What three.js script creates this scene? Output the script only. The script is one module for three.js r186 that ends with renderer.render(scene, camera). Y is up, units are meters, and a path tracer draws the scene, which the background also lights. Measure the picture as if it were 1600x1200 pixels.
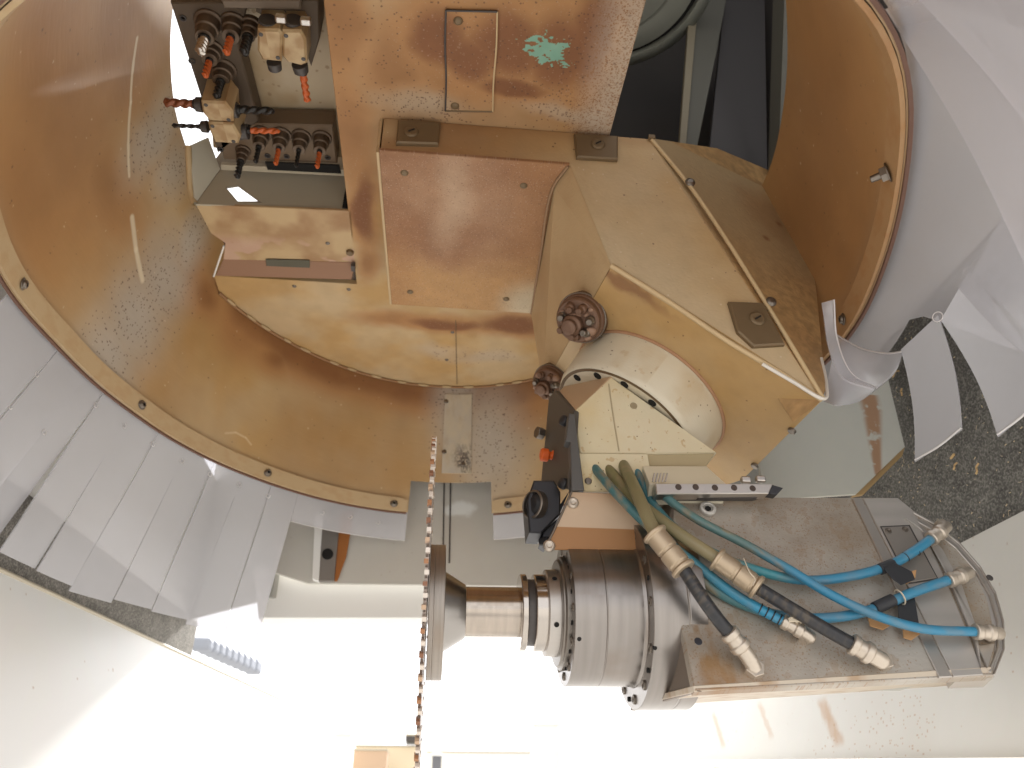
import * as THREE from 'three';
import { RoundedBoxGeometry } from 'three/addons/geometries/RoundedBoxGeometry.js';
import { mergeGeometries } from 'three/addons/utils/BufferGeometryUtils.js';

// ---------------------------------------------------------------- camera, sky, sun, exposure
const scene = new THREE.Scene();
const camera = new THREE.PerspectiveCamera(52.0, 4 / 3, 0.02, 400);   // eye is the origin, machine axes are the world axes
camera.rotation.set(0.52, -0.10, 0, 'YXZ');
camera.focus = 0.95; camera.userData.fStop = 7;
scene.add(camera); camera.updateMatrixWorld();
const renderer = new THREE.WebGLRenderer({ antialias: true });
renderer.toneMapping = THREE.LinearToneMapping;
renderer.toneMappingExposure = 1.68;
renderer.outputColorSpace = THREE.SRGBColorSpace;
renderer.shadowMap.enabled = true;
renderer.setSize(1024, 768);
{ // bright hazy daylight, a little stronger on the side of the low sun
  const w = 128, h = 64, d = new Float32Array(w * h * 4);
  const sunV = new THREE.Vector3(0.11, Math.sin(0.55), -Math.cos(0.55)).normalize();
  for (let j = 0; j < h; j++) for (let i = 0; i < w; i++) {
    const el = ((j + 0.5) / h - 0.5) * Math.PI, az = ((i + 0.5) / w - 0.5) * 2 * Math.PI;
    const v = [Math.cos(el) * Math.cos(az), Math.sin(el), Math.cos(el) * Math.sin(az)];
    const c = v[0] * sunV.x + v[1] * sunV.y + v[2] * sunV.z;
    const b = 0.86 + 0.52 * Math.pow(0.5 + 0.5 * c, 2.0);
    const o = (j * w + i) * 4;
    d[o] = b * 1.0; d[o + 1] = b * 1.0; d[o + 2] = b * 1.02; d[o + 3] = 1;
  }
  const t = new THREE.DataTexture(d, w, h, THREE.RGBAFormat, THREE.FloatType);
  t.mapping = THREE.EquirectangularReflectionMapping; t.minFilter = t.magFilter = THREE.LinearFilter; t.needsUpdate = true;
  scene.background = t; scene.environment = t; scene.backgroundIntensity = 1.0; scene.environmentIntensity = 1.0;
}
const sun = new THREE.DirectionalLight(new THREE.Color(1, 0.97, 0.92), 4.5);
sun.position.set(1.1, 5.6, -9); sun.target.position.set(0, 0, 0);
sun.castShadow = true; sun.shadow.radius = 10; sun.shadow.mapSize.set(2048, 2048);
Object.assign(sun.shadow.camera, { left: -4, right: 4, top: 4, bottom: -4, near: 0.5, far: 30 });
scene.add(sun, sun.target);

// ---------------------------------------------------------------- helpers
const V = (x, y, z) => new THREE.Vector3(x, y, z);
const lerp = (a, b, t) => a + (b - a) * t, clamp = (x, a = 0, b = 1) => Math.min(b, Math.max(a, x));
const sst = (a, b, x) => { const t = clamp((x - a) / (b - a)); return t * t * (3 - 2 * t); };
let seed = 7; const rnd = () => { seed = (seed * 1664525 + 1013904223) >>> 0; return seed / 4294967296; };
const rr = (a, b) => a + (b - a) * rnd();
function hash(x, y, s) { let h = (x * 374761393 + y * 668265263 + s * 144269) | 0; h = Math.imul(h ^ (h >>> 13), 1274126177); h ^= h >>> 16; return (h >>> 0) / 4294967296; }
function vn(x, y, s = 0) { const i = Math.floor(x), j = Math.floor(y); let u = x - i, v = y - j; u = u * u * (3 - 2 * u); v = v * v * (3 - 2 * v);
  return lerp(lerp(hash(i, j, s), hash(i + 1, j, s), u), lerp(hash(i, j + 1, s), hash(i + 1, j + 1, s), u), v); }
function fbm(x, y, s = 0, o = 4) { let a = 0, k = 0.5, n = 0; for (let i = 0; i < o; i++) { a += k * vn(x, y, s + i * 17); n += k; k *= 0.5; x *= 2.03; y *= 2.03; } return a / n; }
const s8 = (l) => { l = clamp(l); return 255 * (l <= 0.0031308 ? 12.92 * l : 1.055 * Math.pow(l, 1 / 2.4) - 0.055); };
function tex(w, h, fn, rep) {        // fn(u, v) -> linear rgb of the bare surface
  const d = new Uint8Array(w * h * 4);
  for (let j = 0; j < h; j++) for (let i = 0; i < w; i++) { const c = fn((i + 0.5) / w, (j + 0.5) / h), o = (j * w + i) * 4; d[o] = s8(c[0]); d[o + 1] = s8(c[1]); d[o + 2] = s8(c[2]); d[o + 3] = 255; }
  const t = new THREE.DataTexture(d, w, h, THREE.RGBAFormat); t.colorSpace = THREE.SRGBColorSpace; t.magFilter = THREE.LinearFilter; t.minFilter = THREE.LinearMipmapLinearFilter; t.generateMipmaps = true;
  t.wrapS = t.wrapT = THREE.RepeatWrapping; if (rep) t.repeat.set(...rep); t.needsUpdate = true; return t;
}
function gtex(w, h, fn) { const t = tex(w, h, (u, v) => { const g = fn(u, v); return [g, g, g]; }); t.colorSpace = THREE.NoColorSpace; return t; }
const mix3 = (a, b, t) => [lerp(a[0], b[0], t), lerp(a[1], b[1], t), lerp(a[2], b[2], t)];
// a point where the sight line through (px, py) of the 1600 x 1200 survey photograph meets a plane of the machine
const CP = Math.cos(0.52), SP = Math.sin(0.52), CY = Math.cos(0.1), SY = Math.sin(0.1);
function ray(px, py) { const x = px - 800, y = 600 - py, f = 1230, F = f * CP - y * SP, Y = f * SP + y * CP; return V(x * CY + F * SY, Y, -(F * CY - x * SY)); }
function at(px, py, o) { const d = ray(px, py); const k = o.X !== undefined ? o.X / d.x : o.Y !== undefined ? o.Y / d.y : o.Z !== undefined ? o.Z / d.z : o.p.clone().dot(o.n) / d.dot(o.n); return d.multiplyScalar(k); }

const used = {};
function numbered(n) { used[n] = (used[n] ?? -1) + 1; return used[n] ? `${n}_${String(used[n]).padStart(3, '0')}` : n; }
function thing(name, label, category, pos, group) { const o = new THREE.Group(); o.name = numbered(name); if (pos) o.position.copy(pos); o.userData = { label, category }; if (group) o.userData.group = group; scene.add(o); o.updateMatrixWorld(); return o; }
function part(name, g, m, parent, label) {     // geometry given in world coordinates
  const o = new THREE.Mesh(g, m); o.name = parent ? name : numbered(name); o.castShadow = o.receiveShadow = true;
  if (parent) { let p = V(0, 0, 0); for (let q = parent; q; q = q.parent) p.add(q.position); if (p.lengthSq() > 0 && !g.userData.local) { o.geometry = g.clone().translate(-p.x, -p.y, -p.z); } parent.add(o); } else scene.add(o);
  if (label) o.userData.label = label; return o;
}
const struct = (name, g, m) => { const o = part(name, g, m); o.userData.kind = 'structure'; return o; };
function merge(list) { return mergeGeometries(list.map(g => { g = g.index ? g.toNonIndexed() : g; for (const k of Object.keys(g.attributes)) if (!['position', 'normal', 'uv', 'color'].includes(k)) g.deleteAttribute(k); if (!g.attributes.uv) g.setAttribute('uv', new THREE.BufferAttribute(new Float32Array(g.attributes.position.count * 2), 2)); return g; }), false); }
function newell(p) { const n = V(0, 0, 0); for (let i = 0; i < p.length; i++) { const a = p[i], b = p[(i + 1) % p.length]; n.x += (a.y - b.y) * (a.z + b.z); n.y += (a.z - b.z) * (a.x + b.x); n.z += (a.x - b.x) * (a.y + b.y); } return n.normalize(); }
function setUV(g, fn) { const p = g.attributes.position, uv = new Float32Array(p.count * 2), v = V(0, 0, 0); for (let i = 0; i < p.count; i++) { v.fromBufferAttribute(p, i); const q = fn(v); uv[2 * i] = q[0]; uv[2 * i + 1] = q[1]; } g.setAttribute('uv', new THREE.BufferAttribute(uv, 2)); return g; }
function slab(pts, t = 0.004, o = {}) {        // a flat sheet with thickness behind the face that looks into the opening
  let n = newell(pts); if (n.dot(pts[0]) > 0) n.negate(); if (o.flip) n.negate();
  const U = (o.u ? o.u.clone() : pts[1].clone().sub(pts[0])); U.addScaledVector(n, -U.dot(n)).normalize(); const W = n.clone().cross(U);
  const O = pts[0], L = q => { const d = q.clone().sub(O); return new THREE.Vector2(d.dot(U), d.dot(W)); };
  const sh = new THREE.Shape(pts.map(L)); for (const h of o.holes || []) sh.holes.push(new THREE.Path(h.map(L)));
  const b = o.b ?? Math.min(0.0008, t * 0.3);
  const g = new THREE.ExtrudeGeometry(sh, { depth: t - 2 * b, bevelEnabled: b > 0, bevelThickness: b, bevelSize: b, bevelOffset: -b, bevelSegments: 1, steps: 1, curveSegments: 8 });
  g.translate(0, 0, -(t - b)); g.applyMatrix4(new THREE.Matrix4().makeBasis(U, W, n).setPosition(O));
  if (o.uv) setUV(g, o.uv); return g;
}
function frameY(d) { return new THREE.Quaternion().setFromUnitVectors(V(0, 1, 0), d.clone().normalize()); }
function lathe(prof, a, d, seg = 32) { return new THREE.LatheGeometry(prof.map(q => new THREE.Vector2(Math.max(q[0], 1e-5), q[1])), seg).applyQuaternion(frameY(d)).translate(a.x, a.y, a.z); }
// closed turned part from rising (radius, height) steps with small chamfers
function turned(prof, a, d, seg = 48) { const p = [[0, prof[0][1]], ...prof, [0, prof[prof.length - 1][1]]]; const q = [];
  for (let i = 0; i < p.length; i++) { if (i === 0 || i === p.length - 1) { q.push(p[i]); continue; } const A = p[i - 1], B = p[i], C = p[i + 1], c = Math.min(0.0007, 0.3 * Math.hypot(B[0] - A[0], B[1] - A[1]), 0.3 * Math.hypot(C[0] - B[0], C[1] - B[1]));
    const to = (P) => { const l = Math.hypot(P[0] - B[0], P[1] - B[1]) || 1; return [B[0] + (P[0] - B[0]) / l * c, B[1] + (P[1] - B[1]) / l * c]; }; q.push(to(A), to(C)); }
  const g = new THREE.LatheGeometry(q.map(r => new THREE.Vector2(Math.max(r[0], 1e-5), r[1])), seg).toNonIndexed(); g.computeVertexNormals();
  // crease only along the profile: average normals around the ring
  const P = g.attributes.position, N = g.attributes.normal, v = V(0, 0, 0), m = V(0, 0, 0);
  for (let i = 0; i < P.count; i += 3) { const fn = V(0, 0, 0).fromBufferAttribute(N, i), cx = (P.getX(i) + P.getX(i + 1) + P.getX(i + 2)) / 3, cz = (P.getZ(i) + P.getZ(i + 1) + P.getZ(i + 2)) / 3, cl = Math.hypot(cx, cz) || 1, rad = (fn.x * cx + fn.z * cz) / cl;
    for (let k = 0; k < 3; k++) { v.fromBufferAttribute(P, i + k); const l = Math.hypot(v.x, v.z); if (l < 2e-5) m.copy(fn); else m.set(v.x / l * rad, fn.y, v.z / l * rad).normalize(); N.setXYZ(i + k, m.x, m.y, m.z); } }
  return g.applyQuaternion(frameY(d)).translate(a.x, a.y, a.z); }
function cyl(a, b, r, r2 = r, seg = 20) { const d = b.clone().sub(a); return turned([[r, 0], [r2, d.length()]], a, d, seg); }
function hex(a, d, r, h) { const s = new THREE.Shape(); for (let i = 0; i < 6; i++) s[i ? 'lineTo' : 'moveTo'](r * Math.cos(i * Math.PI / 3 + 0.3), r * Math.sin(i * Math.PI / 3 + 0.3)); const g = new THREE.ExtrudeGeometry(s, { depth: h - 0.001, bevelEnabled: true, bevelThickness: 0.0005, bevelSize: 0.0005, bevelOffset: -0.0005, bevelSegments: 1 }); return g.applyQuaternion(new THREE.Quaternion().setFromUnitVectors(V(0, 0, 1), d.clone().normalize())).translate(a.x, a.y, a.z); }
function rbox(c, w, h, d, r = 0.002, rot) { const g = new RoundedBoxGeometry(w, h, d, 2, r); if (rot) g.applyQuaternion(new THREE.Quaternion().setFromEuler(new THREE.Euler(...rot))); return g.translate(c.x, c.y, c.z); }
function tube(pts, r, seg = 60, rad = 12, colour) {
  const c = new THREE.CatmullRomCurve3(pts, false, 'centripetal'); const g = new THREE.TubeGeometry(c, seg, r, rad, false);
  if (colour) { const n = g.attributes.position.count, col = new Float32Array(n * 3), uv = g.attributes.uv; for (let i = 0; i < n; i++) { const q = colour(uv.getX(i), uv.getY(i)); col.set(q, i * 3); } g.setAttribute('color', new THREE.BufferAttribute(col, 3)); }
  return g;
}
function patch(rows, t = 0.002, sub = 6) {     // a bent sheet through a net of points, with thickness
  const nr = rows.length, cr = rows.map(r => new THREE.CatmullRomCurve3(r)), nu = sub * 2, nv = sub * 2, G = [];
  const at2 = []; for (let i = 0; i <= nu; i++) { const line = new THREE.CatmullRomCurve3(cr.map(c => c.getPoint(i / nu))); at2.push([]); for (let j = 0; j <= nv; j++) at2[i].push(line.getPoint(j / nv)); }
  return sheet(at2, t);
}
function sheet(P, t) {                          // P[i][j] grid -> closed thin sheet
  const ni = P.length, nj = P[0].length, N = P.map((r, i) => r.map((p, j) => { const a = P[Math.min(i + 1, ni - 1)][j].clone().sub(P[Math.max(i - 1, 0)][j]), b = P[i][Math.min(j + 1, nj - 1)].clone().sub(P[i][Math.max(j - 1, 0)]); return a.cross(b).normalize(); }));
  const pos = [], uv = [], nor = []; const vtx = (p, n, u, v) => { pos.push(p.x, p.y, p.z); nor.push(n.x, n.y, n.z); uv.push(u, v); };
  const A = (i, j) => P[i][j].clone().addScaledVector(N[i][j], t / 2), B = (i, j) => P[i][j].clone().addScaledVector(N[i][j], -t / 2);
  for (let i = 0; i < ni - 1; i++) for (let j = 0; j < nj - 1; j++) {
    for (const [k, l] of [[0, 0], [1, 0], [1, 1], [0, 0], [1, 1], [0, 1]]) vtx(A(i + k, j + l), N[i + k][j + l], (i + k) / (ni - 1), (j + l) / (nj - 1));
    for (const [k, l] of [[0, 0], [1, 1], [1, 0], [0, 0], [0, 1], [1, 1]]) vtx(B(i + k, j + l), N[i + k][j + l].clone().negate(), (i + k) / (ni - 1), (j + l) / (nj - 1));
  }
  const rim = []; for (let i = 0; i < ni; i++) rim.push([i, 0]); for (let j = 1; j < nj; j++) rim.push([ni - 1, j]); for (let i = ni - 2; i >= 0; i--) rim.push([i, nj - 1]); for (let j = nj - 2; j >= 0; j--) rim.push([0, j]);
  for (let k = 0; k < rim.length - 1; k++) { const [i, j] = rim[k], [m, n] = rim[k + 1]; const a = A(i, j), b = A(m, n), c = B(i, j), d = B(m, n), nn = b.clone().sub(a).cross(c.clone().sub(a)).normalize().negate();
    for (const p of [a, c, b, b, c, d]) vtx(p, nn, i / (ni - 1), j / (nj - 1)); }
  const g = new THREE.BufferGeometry(); g.setAttribute('position', new THREE.Float32BufferAttribute(pos, 3)); g.setAttribute('normal', new THREE.Float32BufferAttribute(nor, 3)); g.setAttribute('uv', new THREE.Float32BufferAttribute(uv, 2)); return g;
}

// ---------------------------------------------------------------- materials
const std = (r, g, b, rough = 0.6, metal = 0, o = {}) => new THREE.MeshStandardMaterial({ color: new THREE.Color().setRGB(r, g, b), roughness: rough, metalness: metal, ...o });
const grain = gtex(512, 512, (u, v) => 0.5 * vn(u * 128, v * 128, 3) + 0.5 * vn(u * 256, v * 256, 4));
const withMap = (map, rough, metal = 0, bump = 0, o = {}) => new THREE.MeshStandardMaterial({ map, roughness: rough, metalness: metal, ...(bump ? { bumpMap: grain, bumpScale: bump } : {}), ...o });
const CREAM = [0.56, 0.475, 0.335], AMBER = [0.475, 0.295, 0.118], BROWN = [0.27, 0.125, 0.045], RED = [0.215, 0.088, 0.034], GREY = [0.46, 0.415, 0.355], PINK = [0.34, 0.19, 0.105];
const ORANGE = [.395, .2, .078], rust = (c, m, to = RED) => m < .55 ? mix3(c, ORANGE, m / .55 * .8) : mix3(mix3(c, ORANGE, .8), to, sst(.5, 1, m));
const speck = (x, y, f, th, s) => { const i = Math.floor(x * f), j = Math.floor(y * f); const h = hash(i, j, s); if (h < th) return 0; const cx = i + 0.3 + 0.4 * hash(i, j, s + 1), cy = j + 0.3 + 0.4 * hash(i, j, s + 2), r = 0.15 + 0.3 * hash(i, j, s + 3); return Math.hypot(x * f - cx, y * f - cy) < r ? 1 : 0; };
const spot = (x, y, cx, cy, rx, ry, soft = 1) => { const d = Math.hypot((x - cx) / rx, (y - cy) / ry); return 1 - sst(1 - 0.75 * soft, 1 + 0.35 * soft, d); };
const M = {
  steel: std(0.56, 0.52, 0.48, 0.33, 1), steelSatin: std(0.50, 0.465, 0.43, 0.42, 1), chrome: std(0.50, 0.455, 0.41, 0.16, 1), dark: std(0.09, 0.08, 0.075, 0.5, 0.5), black: std(0.018, 0.018, 0.02, 0.5), hole: std(0.008, 0.007, 0.006, 0.9),
  bolt: std(0.22, 0.19, 0.16, 0.4, 0.9), blackSteel: std(0.05, 0.05, 0.055, 0.42, 0.6), greyPaint: std(0.42, 0.41, 0.37, 0.6), white: std(0.78, 0.77, 0.73, 0.55), beam: std(0.82, 0.81, 0.78, 0.6),
  plateBrown: std(0.17, 0.115, 0.06, 0.5, 0.25), nickel: std(0.55, 0.48, 0.40, 0.36, 0.75), seam: std(0.55, 0.40, 0.22, 0.55), orange: std(0.75, 0.13, 0.02, 0.45), grease: std(0.17, 0.095, 0.06, 0.45, 0.3), tape: std(0.025, 0.026, 0.03, 0.45), tapeBack: std(0.45, 0.25, 0.11, 0.8),
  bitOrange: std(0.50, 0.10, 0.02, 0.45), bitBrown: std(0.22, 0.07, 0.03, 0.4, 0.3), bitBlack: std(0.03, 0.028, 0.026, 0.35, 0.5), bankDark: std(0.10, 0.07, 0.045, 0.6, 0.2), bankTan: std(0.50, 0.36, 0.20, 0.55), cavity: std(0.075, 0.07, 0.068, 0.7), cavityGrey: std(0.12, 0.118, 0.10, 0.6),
  beige: std(0.50, 0.44, 0.33, 0.55), pulley: std(0.28, 0.29, 0.25, 0.5), chip: std(0.62, 0.42, 0.2, 0.8), card: std(0.55, 0.38, 0.2, 0.85), concrete: std(0.50, 0.485, 0.46, 0.9), seal: std(0.15, 0.075, 0.05, 0.6), cord: std(0.6, 0.52, 0.4, 0.9),
  flap: new THREE.MeshPhysicalMaterial({ color: new THREE.Color().setRGB(0.83, 0.825, 0.845), transmission: 0.7, thickness: 0, roughness: 0.2, ior: 1.45 }),
  flapEdge: std(0.62, 0.59, 0.58, 0.4),
};

// ---------------------------------------------------------------- ground
struct('floor', new THREE.PlaneGeometry(120, 120).rotateX(-Math.PI / 2).translate(0, -1.3, 0), M.concrete);

// ---------------------------------------------------------------- shroud
const RT = [0, .117, .367, .626, .903, 1.212, 1.576, 1.835, 2.071, 2.329, 2.438, 2.552, 2.617, 3.15], RR = [.617, .619, .602, .574, .553, .534, .539, .571, .593, .638, .668, .697, .709, .72];
const rimRaw = a => { a = Math.abs(a); let i = 0; while (i < RT.length - 2 && a > RT[i + 1]) i++; return lerp(RR[i], RR[i + 1], clamp((a - RT[i]) / (RT[i + 1] - RT[i]))); };
const rimR = a => { let s = 0, w = 0; for (let k = -6; k <= 6; k++) { const g = Math.exp(-k * k / 14); s += g * (rimRaw(a + k * 0.03) - (a < 0 ? .035 * sst(2.35, 2.65, -a) : 0)); w += g; } return s / w; };
const wallP = (a, Y, off = 0) => { const R = rimR(a) * (1 - 0.357 * (Y - 0.6)) + off; return V(R * Math.sin(a), Y, -1 - R * Math.cos(a)); };
function hitWall(px, py, offFn = () => 0) { const d = ray(px, py); let pv = null; for (let Y = 0.3; Y < 1.6; Y += 0.001) { const q = d.clone().multiplyScalar(Y / d.y), a = Math.atan2(q.x, -(q.z + 1)); const g = Math.hypot(q.x, q.z + 1) - (rimR(a) * (1 - 0.357 * (Y - 0.6)) + offFn(Y)); if (pv !== null && pv <= 0 && g > 0) return { a, Y }; pv = g; } return { a: 0, Y: 0.6 }; }
const hitWallRev = (px, py, offFn) => { const d = ray(px, py); let pv = null; for (let Y = 1.2; Y > 0.2; Y -= 0.001) { const q = d.clone().multiplyScalar(Y / d.y), a = Math.atan2(q.x, -(q.z + 1)); const g = Math.hypot(q.x, q.z + 1) - (rimR(a) * (1 - 0.357 * (Y - 0.6)) + offFn(Y)); if (pv !== null && pv >= 0 && g < 0) return { a, Y }; pv = g; } return { a: 0, Y: 0.5 }; };
const D2R = Math.PI / 180;
const topY = a => { const d = a / D2R; if (d < -60) { const T = [[-60, .99], [-66, 1.0], [-76, 1.005], [-84, 1.015], [-95, 1.035], [-104, 1.07], [-115, 1.104], [-160, 1.2]]; for (let i = 0; i < T.length - 1; i++) if (d >= T[i + 1][0]) return lerp(T[i][1], T[i + 1][1], (d - T[i][0]) / (T[i + 1][0] - T[i][0])); return 1.2; } return d > 95 ? 0.903 : 0.884; };
const A0 = -3.141, A1 = 3.141;
const shroud = thing('machine_shroud', 'big curved tan metal shroud stained amber with bolted rim around the machining head', 'machine shroud', V(0, 0.6, -1));
const wallStainShade = [ // px, py on the wall -> soft patches of clean grey paint, amber varnish, red-brown resin, and brown shade painted upper left and right
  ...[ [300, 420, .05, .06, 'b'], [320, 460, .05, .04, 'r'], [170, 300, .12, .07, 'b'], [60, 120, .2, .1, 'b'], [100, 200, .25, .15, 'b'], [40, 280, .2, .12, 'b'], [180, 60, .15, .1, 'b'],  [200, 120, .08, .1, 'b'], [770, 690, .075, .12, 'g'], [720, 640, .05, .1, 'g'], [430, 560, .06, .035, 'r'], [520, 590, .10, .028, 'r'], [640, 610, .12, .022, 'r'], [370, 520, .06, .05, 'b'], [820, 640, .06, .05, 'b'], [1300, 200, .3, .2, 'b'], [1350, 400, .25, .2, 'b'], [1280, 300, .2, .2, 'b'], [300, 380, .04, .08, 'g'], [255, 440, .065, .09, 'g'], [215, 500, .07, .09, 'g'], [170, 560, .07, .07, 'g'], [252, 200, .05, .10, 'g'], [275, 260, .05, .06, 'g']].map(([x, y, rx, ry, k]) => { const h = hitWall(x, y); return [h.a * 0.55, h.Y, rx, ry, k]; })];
const squig = [[352, 677], [368, 676], [384, 684], [392, 695]].map(q => hitWall(...q));
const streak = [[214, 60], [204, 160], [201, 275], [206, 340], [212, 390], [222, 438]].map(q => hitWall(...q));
const wallTex = tex(2048, 512, (u, v) => {
  const a = lerp(A0, A1, u), Y = lerp(0.58, 1.22, v), x = a * 0.55;
  const n = fbm(x * 6, Y * 6, 1), n2 = fbm(x * 24, Y * 24, 9);
  let c = mix3(AMBER, mix3(CREAM, AMBER, 0.35), sst(0.35, 0.75, n) * 0.55); c = mix3(c, BROWN, 0.28 * sst(0.5, 0.8, fbm(x * 4 + 5, Y * 3, 21)));
  let gm = 0, bm = 0, km = 0;
  if (a > -1.15 && a < .75) { km = (.95 * sst(.785, .868, Y + (n - .5) * .04) * sst(-1.15, -.9, a) * sst(.75, .4, a)); }  // red-brown band below the seam: resin plus painted-in weld shade
  for (const [sx, sy, rx, ry, k] of wallStainShade) { const m = spot(x + (n - 0.5) * 0.05, Y + (n2 - 0.5) * 0.012, sx, sy, rx * 1.25, ry * 1.25, 1.25); if (m <= 0) continue; if (k === 'g') gm = Math.max(gm, m); else if (k === 'b') bm = Math.max(bm, m); else km = Math.max(km, m * .85); }
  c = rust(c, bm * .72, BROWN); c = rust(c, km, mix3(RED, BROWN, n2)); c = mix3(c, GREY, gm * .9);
  c = mix3(c, CREAM, 0.3 * (1 - sst(0.6, 0.66, Y)));
  if (gm > 0.05 && speck(x, Y, 290, 1 - 0.14 * gm, 5)) c = mix3(c, [0.09, 0.05, 0.04], 0.8);
  if (speck(x, Y, 260, 0.996, 8)) c = mix3(c, [0.1, 0.05, 0.03], 0.6);
  if (speck(x, Y, 240, 0.997, 31)) c = mix3(c, [0.7, 0.6, 0.45], 0.5);
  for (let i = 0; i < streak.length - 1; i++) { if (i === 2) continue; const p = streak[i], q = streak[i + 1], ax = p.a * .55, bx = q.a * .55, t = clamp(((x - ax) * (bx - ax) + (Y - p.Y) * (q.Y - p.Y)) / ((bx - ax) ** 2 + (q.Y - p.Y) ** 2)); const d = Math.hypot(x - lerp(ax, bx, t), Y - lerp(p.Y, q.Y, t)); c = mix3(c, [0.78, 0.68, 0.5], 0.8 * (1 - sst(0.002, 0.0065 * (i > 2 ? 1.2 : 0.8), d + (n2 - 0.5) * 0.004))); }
  for (let i = 0; i < squig.length - 1; i++) { const p = squig[i], q = squig[i + 1], ax = p.a * .55, bx = q.a * .55, t = clamp(((x - ax) * (bx - ax) + (Y - p.Y) * (q.Y - p.Y)) / ((bx - ax) ** 2 + (q.Y - p.Y) ** 2)); c = mix3(c, [.66, .52, .33], .7 * (1 - sst(.0008, .0028, Math.hypot(x - lerp(ax, bx, t), Y - lerp(p.Y, q.Y, t))))); }
  const k = 0.92 + 0.16 * n2; return [c[0] * k, c[1] * k, c[2] * k];
});
const wallUV = q => [(Math.atan2(q.x, -(q.z + 1)) - A0) / (A1 - A0), (q.y - 0.58) / 0.64];
{
  const cols = []; for (let i = 0; i <= 150; i++) cols.push(lerp(A0, A1, i / 150));
  const na = Math.atan2(-.061, .605), nb = Math.atan2(.117, .605);
  for (const s of [na, nb]) { cols.push(s - 0.0006, s + 0.0006); }
  cols.sort((p, q) => p - q);
  const botY = a => a > na && a < nb ? 0.667 : 0.6;
  const grid = cols.map(a => { const b = botY(a), t = topY(a); const r = []; for (let j = 0; j <= 10; j++) r.push(wallP(a, lerp(b, t, j / 10), 0.002)); return r; });
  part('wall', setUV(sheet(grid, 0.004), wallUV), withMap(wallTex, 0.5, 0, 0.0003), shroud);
  const bandTex = tex(1024, 64, (u, v) => { const n = fbm(u * 220, v * 3, 2); return mix3(mix3(CREAM, AMBER, 0.55), ORANGE, 0.25 * sst(0.4, 0.8, n) + 0.7 * sst(0.62, 0.7, u)); });
  const bandM = withMap(bandTex, 0.45, 0, 0.0002);
  const band = (a, b) => { const g = []; const n = Math.ceil((b - a) / 0.03); for (let i = 0; i <= n; i++) { const t = lerp(a, b, i / n), r = []; const e = Math.min(i, n - i) === 0 ? 0.004 : 0; for (let j = 0; j <= 3; j++) r.push(wallP(t, lerp(0.5985 + e, 0.6265 - e, j / 3), -0.004)); g.push(r); } return setUV(sheet(g, 0.005), q => [(Math.atan2(q.x, -(q.z + 1)) - A0) / (A1 - A0), (q.y - 0.595) / 0.033]); };
  part('rim_band', band(A0, na - 0.005), bandM, shroud); part('rim_band', band(nb + 0.005, 1.35), bandM, shroud); part('rim_band', band(1.36, A1), bandM, shroud);
  const seal = (a, b) => { const g = []; for (let i = 0; i <= 90; i++) { const t = lerp(a, b, i / 90); g.push([wallP(t, 0.5965, 0.003), wallP(t, 0.606, 0.005)]); } return sheet(g, 0.004); };
  part('rim_seal', seal(A0, na - 0.006), M.seal, shroud, 'dark red-brown edge seal under the rim'); part('rim_seal', seal(nb + 0.006, A1), M.seal, shroud, 'dark red-brown edge seal under the rim');
  const bolts = [[25, 30], [22, 448], [210, 645], [413, 748], [614, 797], [795, 801], [1336, 515]];
  for (const [x, y] of bolts) { const h = hitWall(x, y), p = wallP(h.a, 0.6125, -0.0065), d = V(0, p.y, -1).sub(p).setY(0); const b = part('bolt', turned([[0.0085, 0], [0.0085, 0.0015], [0.006, 0.0018], [0.0055, 0.005], [0.003, 0.0062], [0.0028, 0.0035]], p, d, 20), M.bolt, shroud); part('socket', hex(p.clone().addScaledVector(d.clone().normalize(), 0.0045), d, 0.0026, 0.0015), M.hole, b); }
  { const h = hitWall(1405, 272), p = wallP(h.a, 0.614, -0.0065), d = V(0, p.y, -1).sub(p).setY(0).normalize(); const b = part('bolt', turned([[0.011, 0], [0.011, 0.0018]], p, d, 24), M.bolt, shroud); part('nut', hex(p, d, 0.0085, 0.009), M.bolt, b); part('stud', cyl(p.clone().addScaledVector(d, 0.006), p.clone().addScaledVector(d, 0.019), 0.0042, 0.0038, 14), M.bolt, b); }
  for (let i = 0; i < 15; i++) { const a = lerp(-0.98, 0.42, i / 14) + rr(-.02, .02), p = wallP(a, 0.877, -0.006), p2 = wallP(a + 0.022, 0.877, -0.006), d = p2.sub(p); part('weld_bead', new THREE.SphereGeometry(1, 10, 6).scale(0.0034, 0.009 + 0.004 * rnd(), 0.0034).applyQuaternion(frameY(d)).translate(p.x, p.y, p.z), std(.47, .34, .18, .5), shroud); }
  { const e = []; for (let i = 0; i <= 60; i++) e.push(wallP(lerp(-1.06, .9, i / 60), .8775, -.003)); part('ceiling_joint', tube(e, .003, 120, 6), std(.30, .16, .07, .6), shroud); }
  // pale cover plate with a dark smudge on the back of the wall
  const a = hitWall(690, 740), b = hitWall(736, 740), t = hitWall(712, 618), g = []; for (let i = 0; i <= 6; i++) { const r = []; for (let j = 0; j <= 4; j++) r.push(wallP(lerp(a.a, b.a, i / 6), lerp(a.Y, t.Y, j / 4), -0.002)); g.push(r); }
  const ct = tex(128, 256, (u, v) => { const n = fbm(u * 5, v * 10, 4), m = spot(u + (n - .5) * .5, v + (n - .5) * .3, .75, .17, .38, .22, 1.2); let c = mix3(GREY, CREAM, n); c = mix3(c, BROWN, .2 * sst(.5, .8, fbm(u * 3, v * 5, 8))); return mix3(c, [0.06, 0.045, 0.04], 0.9 * m * sst(.25, .6, fbm(u * 24, v * 48, 6))); });
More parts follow.
